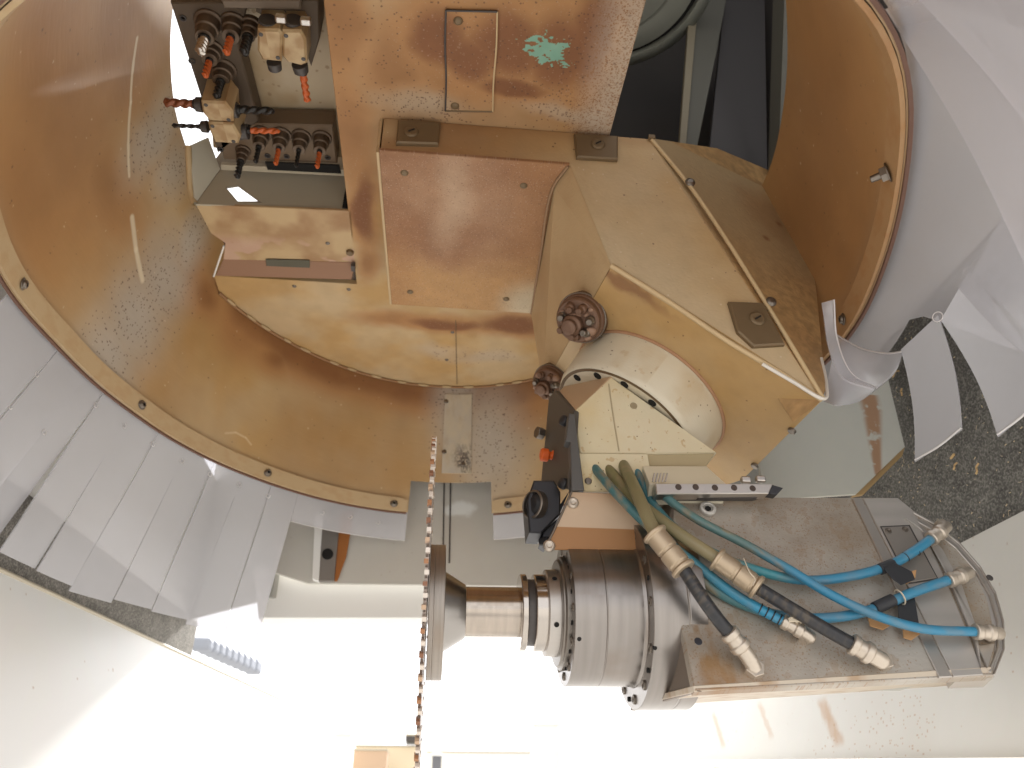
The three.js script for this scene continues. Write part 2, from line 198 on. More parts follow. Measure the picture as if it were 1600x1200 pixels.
  const cp = part('cover_plate', sheet(g, 0.004), withMap(ct, 0.5), shroud, 'pale narrow cover plate with a black smudge');
  for (const [x, y] of [[697, 629], [694, 708], [724, 727]]) { const h = hitWall(x, y), p = wallP(h.a, h.Y, -0.004), d = V(0, p.y, -1).sub(p); part('screw', turned([[0.0055, 0], [0.0045, 0.003]], p, d, 14), M.bolt, cp); }
  // vertical join in the wall above the cover
}

// ---------------------------------------------------------------- ceiling of the shroud (carriage plate)
const CE = 0.88;
const cAt = (x, y) => at(x, y, { Y: CE });
const cSp = [[735, 90, .05, .07, 'r'], [690, 60, .07, .07, 'r'], [800, 70, .09, .085, 'r'], [880, 80, .07, .10, 'r'], [930, 60, .05, .12, 'r'], [800, 140, .08, .03, 'r'], [530, 40, .05, .1, 'b'], [540, 220, .04, .16, 'b'], [610, 110, .06, .1, 'b'], [700, 100, .1, .09, 'b'], [570, 330, .03, .12, 'r'], [590, 60, .05, .12, 'a'], [640, 172, .07, .03, 'g'], [890, 172, .08, .018, 'g'], [975, 100, .022, .13, 'g'], [700, 505, .12, .03, 'r'], [800, 510, .1, .045, 'r'], [620, 500, .1, .035, 'b'], [570, 415, .025, .05, 'b'], [760, 560, .07, .03, 'g'], [690, 545, .06, .03, 'g'], [500, 480, .1, .04, 'a'], [460, 470, .08, .03, 'a']].map(([x, y, rx, rz, k]) => { const p = cAt(x, y); return [p.x, p.z, rx, rz, k]; });
const teal = cAt(854, 80);
const ceilTex = tex(1024, 1536, (u, v) => {
  const x = lerp(-.5, .5, u), z = lerp(-1.65, -.15, v); const n = fbm(x * 9, z * 9, 3), n2 = fbm(x * 40, z * 40, 5);
  let c = mix3(mix3(mix3(CREAM, AMBER, 0.6), AMBER, sst(.3, .7, n)), mix3(BROWN, ORANGE, .55), .7 * sst(-.95, -.72, z)); let gm = 0, rm = 0, bm = 0;
  for (const [sx, sz, rx, rz, k] of cSp) { const m = spot(x + (n - .5) * .05, z + (n - .5) * .06, sx, sz, rx, rz, 1.1); if (m <= 0) continue; if (k === 'g') { c = mix3(c, [.47, .375, .27], m * .7); gm = Math.max(gm, m); } else if (k === 'r') { rm = Math.max(rm, m); } else if (k === 'b') bm = Math.max(bm, m * .8); else c = mix3(c, mix3(CREAM, AMBER, .5), m * .6); }
  c = rust(c, bm * (1 - gm * .8), BROWN); c = rust(c, rm * (1 - gm * .75));
  if (z > -.80 && x > .15 + (n - .5) * .05) { c = mix3(c, [.50, .42, .34], .55 * sst(.15, .2, x)); if (speck(x, z, 480, .55, 25)) c = mix3(c, mix3(RED, BROWN, n2), .75); }
  if (z > -.80 && speck(x, z, 330, 1 - 0.18 * Math.max(gm, sst(.1, .22, x)) - .06, 5)) c = mix3(c, x > .17 ? BROWN : [.1, .05, .03], .75);
  if (rm > .1 && speck(x, z, 480, .92, 11)) c = mix3(c, [.42, .3, .22], .4);
  if (gm > .2 && speck(x, z, 200, .9, 15)) c = mix3(c, [.2, .12, .08], .6);
  const tx = (x - teal.x) / .032, tz = (z - teal.z) / .020; const e = Math.hypot(tx * .95, tz + tx * .35) + (fbm(x * 130, z * 190, 7, 5) - .5) * 1.9 + .25 * sst(.5, .7, vn(x * 160, z * 220, 3)); if (e < .85) c = mix3([.16, .34, .25], [.25, .42, .32], n2);
  const k = .9 + .2 * n2; return [c[0] * k, c[1] * k, c[2] * k];
});
const ceilUV = q => [(q.x + .5), (q.z + 1.65) / 1.5];
{
  const arc = []; for (let i = 0; i <= 24; i++) { const a = lerp(-1.06, 1.06, i / 24); arc.push(wallP(a, CE, -0.001).setY(CE)); }
  const P = [V(-.168, CE, -.22), V(.222, CE, -.22), V(.222, CE, -.82), V(.30, CE, -.83), V(.36, CE, -1.1), ...arc.reverse(), V(-.424, CE, -1.19), V(-.168, CE, -1.19)];
  const ceil = thing('ceiling_plate', 'flat brown stained metal plate with teal paint chip, above the gearbox housing', 'machine plate', V(0, CE, -.8));
  part('plate', slab(P, 0.012, { uv: ceilUV }), withMap(ceilTex, 0.72, 0, 0.0006), ceil);
  // rectangular access cover with raised sealant edge
  const q = [[697, 14], [777, 16], [770, 172], [696, 171]].map(p => cAt(...p).setY(CE - 0.003));
  const cov = part('access_cover', slab(q, 0.003, { uv: ceilUV, b: 0.0008 }), withMap(ceilTex, 0.72, 0, 0.0006), ceil);
  const lip = (a, b, m) => part('sealant_bead', tube([a, a.clone().lerp(b, .33).add(V(.0008, 0, 0)), a.clone().lerp(b, .7).add(V(-.0008, 0, 0)), b], 0.0014, 24, 6), m, cov);
  lip(q[0], q[1], M.dark); lip(q[1], q[2], M.seam); lip(q[3], q[0], M.dark); lip(q[2], q[3], M.plateBrown);
  for (const [x, y] of [[711, 163], [716, 30]]) { const p = cAt(x, y).setY(CE - 0.003); part('screw', turned([[0.006, 0], [0.006, 0.001], [0.0035, 0.003]], p, V(0, -1, 0), 16), M.plateBrown, cov); }
  for (const [x, y] of [[707, 519], [698, 562], [460, 447], [545, 452]]) part('screw', turned([[0.0045, 0], [0.003, 0.0022]], cAt(x, y), V(0, -1, 0), 14), M.bolt, ceil);
  part('join_line', slab([[711.5, 500], [712.5, 500], [714.5, 600], [713.5, 600]].map(p => cAt(...p).setY(CE - 0.0012)), 0.001, { b: 0 }), M.plateBrown, ceil);
}

// ---------------------------------------------------------------- gearbox housing
const ZF = -0.793, fAt = (x, y) => at(x, y, { Z: ZF });
const P1 = fAt(955, 415), P2 = fAt(1285, 625), UN = V(-.599, -.8007, 0), uAt = (x, y) => at(x, y, { p: P1, n: UN });
const gb = thing('gearbox_housing', 'large faceted tan gearbox housing hanging from the ceiling plate with slanted rotary drum', 'gearbox', V(0.2, 0.88, -0.95));
const tanMap = (w, h, x0, y0, W, H, fn) => tex(w, h, (u, v) => fn(x0 + u * W, y0 + v * H));
{
  const B = fAt(1015, 215), A = fAt(890, 258), TL = fAt(600, 186), BL = fAt(592, 235); TL.y = CE - .0005; B.y = CE - .0005; TL.x = BL.x = -.102;
  const ridge = (x, y) => { const t = clamp((x - P1.x) / (P2.x - P1.x)); return y - lerp(P1.y, P2.y, t); };
  const ft = tanMap(1024, 768, -.12, .44, .6, .46, (x, y) => {
    const n = fbm(x * 8, y * 8, 41), n2 = fbm(x * 45, y * 45, 42); let c = mix3(mix3(CREAM, AMBER, .55), AMBER, sst(.3, .75, n) * .6);
    c = mix3(c, BROWN, .65 * (1 - sst(-.02, .2, x)) * sst(.3, .6, n + .15)); c = mix3(c, BROWN, .35 * sst(.85, .88, y));
    if (x > .19) c = mix3(c, mix3(CREAM, AMBER, .3), .65 * (1 - sst(0.02, .09, ridge(x, y) + (n - .5) * .05))); 
    if (speck(x, y, 300, .996, 5)) c = mix3(c, [.1, .05, .03], .7); if (speck(x, y, 320, .994, 6)) c = mix3(c, [.65, .55, .4], .5);
    const k = .93 + .14 * n2; return c.map(q => q * k);
  });
  const fuv = q => [(q.x + .12) / .6, (q.y - .44) / .46];
  part('front_plate', slab([TL, B, P2, P1, A, BL], .006, { uv: fuv, b: .0012 }), withMap(ft, .62, 0, .0004), gb);
  // lapped side plate beyond the seam
  const sn = V(.42, .12, .9).normalize(), sAt = (x, y) => at(x, y, { p: P2, n: sn });
  // plane must hold the seam line: rotate about it
  const seamDir = P2.clone().sub(B).normalize(), sn2 = sn.clone().addScaledVector(seamDir, -sn.dot(seamDir)).normalize(), qAt = (x, y) => at(x, y, { p: P2, n: sn2 });
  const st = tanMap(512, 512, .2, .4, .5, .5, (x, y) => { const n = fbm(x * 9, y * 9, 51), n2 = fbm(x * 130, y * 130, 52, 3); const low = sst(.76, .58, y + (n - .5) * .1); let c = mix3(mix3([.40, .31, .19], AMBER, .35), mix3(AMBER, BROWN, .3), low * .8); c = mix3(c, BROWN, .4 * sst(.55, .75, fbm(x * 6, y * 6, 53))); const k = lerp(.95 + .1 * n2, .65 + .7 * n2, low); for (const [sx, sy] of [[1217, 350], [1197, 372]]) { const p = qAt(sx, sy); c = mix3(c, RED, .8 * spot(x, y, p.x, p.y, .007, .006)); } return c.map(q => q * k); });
  const side = [[1015, 215], [1120, 231], [1200, 265], [1265, 362], [1277, 460], [1291, 608], [1285, 625]].map(p => qAt(...p));
  part('side_plate', slab(side, .05, { uv: q => [(q.x - .2) / .5, (q.y - .4) / .5], b: .0012 }), withMap(st, .55, 0, .0008), gb, 'rough darker side plate lapped over the front plate');
  // lap edge, ridge edge and welds
  const off = V(0, 0, .002);
  part('lap_seam', tube([B.clone().add(off), fAt(1077, 292).add(off), fAt(1140, 385).add(off), fAt(1203, 487).add(off), fAt(1250, 565).add(off), P2.clone().add(off)], .0030, 40, 8), M.seam, gb);
  part('lower_seam', tube([P1.clone(), fAt(1040, 468), fAt(1140, 535), fAt(1220, 583), P2.clone()], .0034, 40, 8), M.seam, gb, 'pale worn edge along the lower ridge');
  part('edge_chip', tube([fAt(1190, 570).add(off), fAt(1235, 596).add(off), P2.clone().add(V(0, 0, .003)), qAt(1291, 600), qAt(1283, 560)], .0024, 30, 6), std(.72, .66, .58, .6), gb, 'paint worn to bare white at the tip');
  for (const [x, y] of [[1077, 288], [1203, 474]]) { const p = fAt(x, y).add(V(0, 0, .003)); part('bolt', turned([[.0075, 0], [.0072, .002], [.004, .0045]], p, V(0, 0, 1), 18), M.bolt, gb); }
  part('end_screw', rbox(fAt(1017, 218).add(V(0, 0, .004)), .010, .007, .006, .001), M.plateBrown, gb);
  // square washer plates
  const wp = (q, bx, by, extra) => { const pts = q.map(p => fAt(...p).add(V(0, 0, .007))); const m = part('washer_plate', slab(pts, .009, { b: .002 }), M.plateBrown, gb, extra); const p = fAt(bx, by).add(V(0, 0, .007)); part('bolt', turned([[.0105, 0], [.0100, .002], [.0075, .0035], [.004, .0030]], p, V(0, 0, 1), 22), M.plateBrown, m); part('slot', rbox(p.clone().add(V(0, 0, .0035)), .010, .002, .0012, .0004, [0, 0, .6]), M.hole, m); };
  wp([[622, 192], [689, 196], [685, 230], [619, 228]], 643, 212); wp([[896, 213], [964, 217], [964, 254], [900, 250]], 933, 231); wp([[1136, 475], [1190, 477], [1224, 542], [1175, 545], [1150, 522]], 1180, 503, 'washer plate with its lower corner cut off');
  // recessed bottom panel
  const PY = .8135, pq = [[592, 235], [890, 258], [866, 292], [830, 490], [612, 476]].map(p => at(...p, { Y: PY }));
  const pt = tanMap(512, 512, -.12, -1.18, .32, .42, (x, z) => { const n = fbm(x * 10, z * 10, 61), n2 = fbm(x * 60, z * 60, 62); let c = mix3(PINK, RED, sst(.3, .75, n) * .6); c = mix3(c, [.46, .32, .21], .7 * spot(x + (n - .5) * .05, z, .0, -.88, .028, .12, 1.3)); c = mix3(c, mix3(ORANGE, AMBER, .45), .85 * sst(-.96, -1.11, z + (n - .5) * .15 - .25 * Math.abs(x - .0))); c = mix3(c, CREAM, .85 * spot(x, z, .15, -1.13, .06, .07)); c = mix3(c, mix3(ORANGE, RED, .35), .6 * sst(.05, .13, x) * sst(-1.12, -.95, z)); c = mix3(c, mix3(ORANGE, RED, .3), .5 * sst(-.03, -.09, x) * sst(-.9, -1.02, z)); if (speck(x, z, 640, .86, 7)) c = mix3(c, [.55, .40, .30], .45); if (speck(x, z, 520, .93, 12)) c = mix3(c, [.13, .06, .04], .6); const k = .9 + .2 * n2; return c.map(q => q * k); });
  const pan = part('bottom_panel', slab(pq, .006, { uv: q => [(q.x + .12) / .32, (q.z + 1.18) / .42], b: .001 }), withMap(pt, .75, 0, .0006), gb, 'pinkish brown speckled bottom panel');
  for (const [x, y] of [[632, 270], [818, 290], [641, 456], [791, 467]]) part('screw', turned([[.0058, 0], [.0055, .001], [.003, .0028]], at(x, y, { Y: PY }), V(0, -1, 0), 16), M.plateBrown, pan);
  part('left_side', slab([V(-.104, CE, ZF - .002), V(-.104, PY, ZF - .002), V(-.098, PY, pq[4].z), V(-.098, CE, pq[4].z)], .004), M.bankTan, gb);
  // left flank from the panel down to the slanted underside
  const L1 = pq[2].clone(), L2 = pq[3].clone(), LF = uAt(848, 605), Q1 = A.clone();
  const flankT = tanMap(256, 256, -1.2, .6, .45, .25, (z, y) => { const n = fbm(z * 10, y * 10, 71); return mix3(mix3(CREAM, AMBER, .6), BROWN, .3 * sst(.4, .8, n)); });
  const g = new THREE.BufferGeometry(); const tri = [L1, Q1, P1, L1, P1, LF, L1, LF, L2]; const pos = []; for (const t of tri) pos.push(t.x, t.y, t.z);
  // double the flank 6 mm behind itself so that it has thickness
  const inner = tri.map(t => t.clone().add(V(.006, .002, 0))); for (let i = 0; i < inner.length; i += 3) for (const k of [0, 2, 1]) { const t = inner[i + k]; pos.push(t.x, t.y, t.z); }
  g.setAttribute('position', new THREE.Float32BufferAttribute(pos, 3)); g.computeVertexNormals(); setUV(g, q => [(q.z + 1.2) / .45, (q.y - .6) / .25]);
  part('left_flank', g, withMap(flankT, .5, 0, .0004), gb);
  part('panel_edge', tube([Q1.clone().add(V(-.002, -.002, 0)), L1.clone().add(V(-.002, -.002, 0)), L1.clone().lerp(L2, .5).add(V(-.002, -.002, 0)), L2], .0022, 24, 6), std(.28, .17, .09, .6), gb);
  // slanted underside
  const sU = V(.8007, -.599, 0), uo = P1;
  const drumC = V(.305, .569, -1.0).sub(V(0, 0, 0)); const k0 = drumC.clone().sub(P1).dot(UN); drumC.addScaledVector(UN, -k0);
  const ut = tex(768, 512, (u, v) => { const s = lerp(-.08, .36, u), z = lerp(-1.34, -.78, v); const n = fbm(s * 9, z * 9, 81), n2 = fbm(s * 50, z * 50, 82); let c = mix3(mix3(CREAM, AMBER, .8), AMBER, sst(.3, .7, n)); c = mix3(c, mix3(CREAM, AMBER, .25), .6 * (1 - sst(.0, .1, s + (n - .5) * .08)) * sst(-.85, -1.0, z)); c = mix3(c, RED, .75 * spot(s + (n2 - .5) * .02, z + (n2 - .5) * .02, .02, -.812, .085, .014)); if (speck(s, z, 300, .996, 4)) c = mix3(c, [.12, .05, .03], .7); const k = .92 + .16 * n2; return c.map(q => q * k); });
  const uuv = q => [(q.clone().sub(P1).dot(sU) + .08) / .44, (q.z + 1.34) / .56];
  const R3 = uAt(1160, 750), R4 = R3.clone().add(V(0, 0, -.09)), R5 = LF.clone().add(V(0, 0, -.0)); 
  const R4b = P1.clone().addScaledVector(sU, .24).setZ(-1.25);
  part('underside', slab([P1, P2, R3, R4b, P1.clone().addScaledVector(sU, .05).setZ(-1.25), LF], .006, { uv: uuv, b: .001 }), withMap(ut, .6, 0, .0004), gb);
  for (const [x, y] of [[1238, 672], [1180, 727]]) part('bolt', turned([[.006, 0], [.005, .004]], uAt(x, y), UN, 14), M.bolt, gb);
  // rotary drum
  const H = .07, Rd = .117; const dEnd = drumC.clone().addScaledVector(UN, H);
  const dt = tex(512, 128, (u, v) => { const n = fbm(u * 14, v * 3, 91), n2 = fbm(u * 60, v * 14, 92); let c = mix3([.66, .60, .47], mix3(CREAM, AMBER, .15), .6 * sst(.45, .8, n)); c = mix3(c, AMBER, .35 * (1 - sst(.1, .4, v)) * n); if (n2 > .76 && n > .56) c = mix3(c, [.5, .34, .18], .35); if (speck(u * 8, v * 2, 40, .994, 3)) c = [.12, .08, .05]; return c; });
  const drum = part('rotary_drum', lathe([[Rd + .004, 0], [Rd + .004, .010], [Rd + .002, .035], [Rd, H - .010], [Rd - .003, H - .002], [Rd - .006, H], [Rd - .034, H], [Rd - .034, H - .01]], drumC, UN, 72), withMap(dt, .42, 0, .0002), gb, 'cream rotary drum on the slanted underside');
  part('base_gap', lathe([[Rd + .0045, -.001], [Rd + .0075, -.001], [Rd + .0072, .003], [Rd + .0045, .0035]], drumC, UN, 72), std(.40, .22, .12, .7), drum);
  part('end_face', lathe([[Rd - .034, H - .004], [Rd - .034, H - .003], [Rd - .005, H + .0006], [Rd - .005, H - .004]], drumC, UN, 72), std(.17, .11, .06, .5, .3), drum, 'brown ring face with black bolt holes');
  const e1 = V(0, 0, 1), e2 = e1.clone().cross(UN).normalize();
  for (let i = 0; i < 14; i++) { const a = i * Math.PI / 7 + .2; const p = dEnd.clone().addScaledVector(e1, Math.cos(a) * (Rd - .017)).addScaledVector(e2, Math.sin(a) * (Rd - .017)); part('bolt_hole', cyl(p.clone().addScaledVector(UN, -.004), p.clone().addScaledVector(UN, .0012), .0062, .0062, 16), M.hole, drum); }
  // greasy couplings with small fittings
  const gland = (c, s, seedv) => { seed = seedv; const top = V(-.1, -.75, .55).normalize(); const n = UN.clone().multiplyScalar(.6).addScaledVector(V(0, 0, 1), .35).normalize();
    const m = part('oil_coupling', turned([[.031, -.012], [.031, .006], [.0295, .009], [.0285, .009], [.0285, .017], [.026, .02]].map(q => [q[0] * s, q[1] * s]), c, n, 40), M.grease, gb, 'round coupling caked in brown grease');
    part('clamp_ring', turned([[.0325, .001], [.0325, .005]].map(q => [q[0] * s, q[1] * s]), c, n, 40), M.bolt, m);
    const ex = V(1, 0, 0).addScaledVector(n, -n.x).normalize(), ey = n.clone().cross(ex); const c2 = c.clone().addScaledVector(n, .02 * s);
    part('hub', turned([[.013, -.002], [.013, .009], [.0095, .012], [.0095, .018], [.005, .0195]].map(q => [q[0] * s, q[1] * s]), c2.clone().addScaledVector(ex, -.003).addScaledVector(ey, -.005), n, 24), M.grease, m);
    for (let i = 0; i < 7; i++) { const a = i * .9 + .3, r = .019 * s; const p = c2.clone().addScaledVector(ex, Math.cos(a) * r).addScaledVector(ey, Math.sin(a) * r); part('nipple', turned([[.0062, -.003], [.0060, .005], [.0042, .007], [.0040, .0105 + .004 * rnd()]].map(q => [q[0] * s, q[1] * s]), p, n.clone().add(V(rr(-.25, .25), rr(-.25, .25), rr(-.2, .2))), 12), i % 3 ? M.grease : M.bolt, m); }
    part('grease_lump', merge([...Array(16).keys()].map(() => new THREE.IcosahedronGeometry(rr(.003, .0075) * s, 2).scale(1, rr(.5, .9), 1).translate(...c2.clone().addScaledVector(ex, rr(-.02, .02) * s).addScaledVector(ey, rr(-.02, .02) * s).toArray()))), std(.30, .18, .12, .6), m);
  };
  gland(uAt(918, 487).addScaledVector(UN, .012), 1.15, 5); gland(uAt(868, 588).addScaledVector(UN, .012), .95, 9);
}

// ---------------------------------------------------------------- spindle bracket below the drum
const br = thing('spindle_bracket', 'cream cast bracket with dark grey side plate, carrying the spindle under the drum', 'bracket', V(0.22, 0.45, -0.93));
{
  const ZB = -.905, bAt = (x, y, z = ZB) => at(x, y, { Z: z });
  const bt = tex(512, 384, (u, v) => { const n = fbm(u * 6, v * 5, 101), n2 = fbm(u * 40, v * 30, 102); let c = mix3([.64, .55, .36], [.60, .47, .25], sst(.35, .75, n)); c = mix3(c, [.68, .62, .48], .5 * spot(u, v, .6, .55, .3, .4)); if (n2 > .74) c = mix3(c, [.45, .27, .1], .5); if (speck(u * 4, v * 3, 40, .993, 4)) c = [.2, .13, .07]; return c; });
  const bm = withMap(bt, .45, 0, .0003), buv = q => [(q.x - .1) / .3, (q.y - .32) / .26];
  part('front_face', slab([[955, 589], [897, 642], [906, 709], [1008, 709], [1120, 707]].map(p => bAt(...p)), .10, { uv: buv, b: .0015 }), bm, br);
  part('top_chamfer', slab([at(955, 588, { Z: ZB }), at(897, 642, { Z: ZB }), at(874, 611, { Z: -1.0 }), at(902, 582, { Z: -1.0 })], .006, { uv: q => [(q.x - .1) / .3, (q.z + 1.1) / .3] }), std(.52, .36, .22, .5), br, 'pinkish chamfer at the top left corner');
  part('dimple', cyl(bAt(990, 634).add(V(0, 0, -.002)), bAt(990, 634).add(V(0, 0, .0005)), .0052, .0052, 18), std(.30, .24, .15, .5), br);
  part('face_crease', tube([bAt(951, 600).add(V(0, 0, .0003)), bAt(958, 650).add(V(0, 0, .0003)), bAt(967, 705).add(V(0, 0, .0003))], .0009, 10, 5), std(.42, .34, .22, .5), br);
  // stepped machined foot: recess, sloped ledge, rail
  const z1 = ZB - .002; part('recess', slab([[1008, 708], [1119, 706], [1103, 729], [1006, 728]].map(p => bAt(...p, ZB - .004)), .08, { uv: buv }), std(.42, .34, .2, .4), br);
  part('ledge', slab([bAt(1004, 728, -.900), bAt(1104, 728, -.900), at(1135, 756, { Z: -.872 }), at(1015, 756, { Z: -.872 })], .03, { uv: buv }), std(.68, .62, .48, .38), br);
  part('rear_block', rbox(V(.285, .42, -1.0), .14, .1, .12, .004), M.beige, br);
  part('lower_strip', slab([[903, 708], [1012, 709], [1022, 768], [908, 768]].map(p => bAt(...p, ZB + .004)), .03, { uv: buv, b: .001 }), bm, br);
  part('screw', turned([[.0048, 0], [.0042, .0022]], bAt(919, 752, ZB + .004), V(0, 0, 1), 14), M.bolt, br);
  part('vent_grill', merge([0, 1, 2, 3, 4].map(i => rbox(bAt(1021 + i * 5, 746, -.86), .0018, .012, .003, .0006, [0, 0, -.3]))), M.steel, br);
  const zr = -.862;
  const rail = part('rail', slab([[1024, 755], [1208, 756], [1201, 771], [1026, 772]].map(p => bAt(...p, zr)), .02, { b: .001 }), M.steel, br, 'bright machined rail with a row of holes');
  for (const [x, y] of [[1060, 761], [1087, 761], [1117, 762], [1147, 762], [1176, 763]]) part('hole', cyl(bAt(x, y, zr).add(V(0, 0, -.003)), bAt(x, y, zr).add(V(0, 0, .0008)), .0040, .0040, 14), std(.06, .04, .03, .6), rail);
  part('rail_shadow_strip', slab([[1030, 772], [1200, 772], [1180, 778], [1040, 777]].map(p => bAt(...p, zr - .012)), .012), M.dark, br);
  part('rail_end_clamp', slab([[1207, 757], [1224, 762], [1214, 773], [1200, 771]].map(p => bAt(...p, zr - .003)), .014, { b: .001 }), M.blackSteel, br);
  for (const [x, y] of [[1165, 750], [1188, 749]]) part('clip', rbox(bAt(x, y, zr - .006), .012, .008, .008, .002), M.steel, br);
  // dark side plate with bolts
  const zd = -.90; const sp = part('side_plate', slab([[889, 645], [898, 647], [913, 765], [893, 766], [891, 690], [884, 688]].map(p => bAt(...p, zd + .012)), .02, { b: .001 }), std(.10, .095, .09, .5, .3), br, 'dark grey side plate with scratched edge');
  part('side_panel', slab([bAt(896, 642, zd), bAt(893, 766, zd), at(848, 752, { Z: -1.03 }), at(860, 622, { Z: -1.03 }), at(874, 611, { Z: -1.0 })], .008, { b: .001 }), std(.085, .075, .065, .5, .2), br, 'brown-black side panel');
  for (const [x, y, z] of [[884, 659, -.925], [883, 757, -.915]]) { const p = at(x, y, { Z: z }); const b = part('bolt', turned([[.0075, 0], [.0072, .007], [.003, .0085]], p, V(-.8, .1, .6), 18), M.blackSteel, br); }
  for (const [x, y] of [[848, 678]]) { const p = at(x, y, { Z: -1.02 }); part('bolt', hex(p, V(-.9, 0, .4), .009, .011), M.bolt, br); }
  // orange nozzle
  { const p = at(870, 713, { Z: -.985 }), d = V(-1, 0.02, .12).normalize(); const q = p.clone().addScaledVector(d, -.004); part('coolant_nozzle', turned([[.0075, 0], [.0085, .003], [.0085, .010], [.0055, .012], [.0055, .015], [.0092, .017], [.0092, .026], [.0065, .0275]], q, d, 20), M.orange, br, 'orange plastic coolant nozzle'); }
  // black sensor block with round lens
  const zk = -.93; const blk = part('sensor_block', slab([[834, 750], [866, 750], [876, 768], [876, 803], [846, 833], [827, 832], [823, 782]].map(p => bAt(...p, zk)), .045, { b: .002 }), M.blackSteel, br, 'black sensor block');
  part('lower_bracket', slab([[874, 790], [890, 766], [854, 852], [845, 846], [850, 828]].map(p => bAt(...p, zk - .01)), .03, { b: .001 }), M.blackSteel, br);
  { const p = bAt(832, 788, zk + .001), d = V(-.75, -.05, .55).normalize(); const l = part('lens_ring', turned([[.0185, -.01], [.0185, .001], [.0158, .002], [.0150, -.004]], p, d, 32), M.bolt, blk); part('lens', turned([[.0155, -.008], [.0155, -.003], [.008, .001]], p, d, 28), M.black, blk); }
  part('cable_gland', cyl(at(846, 846, { Z: -.94 }), at(858, 846, { Z: -.93 }), .006, .006, 12), M.black, br);
  // brown lower cover
  const zc = -.893; part('lower_cover', slab([[894, 768], [965, 771], [1003, 800], [1003, 860], [852, 858]].map(p => bAt(...p, zc)), .004, { b: .001, uv: q => [(q.x - .1) / .3, (q.y - .32) / .26] }), withMap(tex(256, 256, (u, v) => { const n = fbm(u * 4, v * 7, 111); return mix3(mix3(BROWN, ORANGE, .5), [.52, .38, .26], sst(.28, .06, v + (n - .5) * .1)); }), .5, 0), br, 'brown folded lower cover');
  part('cover_edge', tube([bAt(893, 768, zc + .001), bAt(872, 815, zc + .001), bAt(851, 858, zc + .001)], .0016, 10, 6), M.bolt, br);
  for (const [x, y] of [[895, 786], [858, 853]]) part('bolt', turned([[.0075, 0], [.0072, .002], [.0045, .0045], [.003, .003]], bAt(x, y, zc), V(0, 0, 1), 18), M.nickel, br);
}

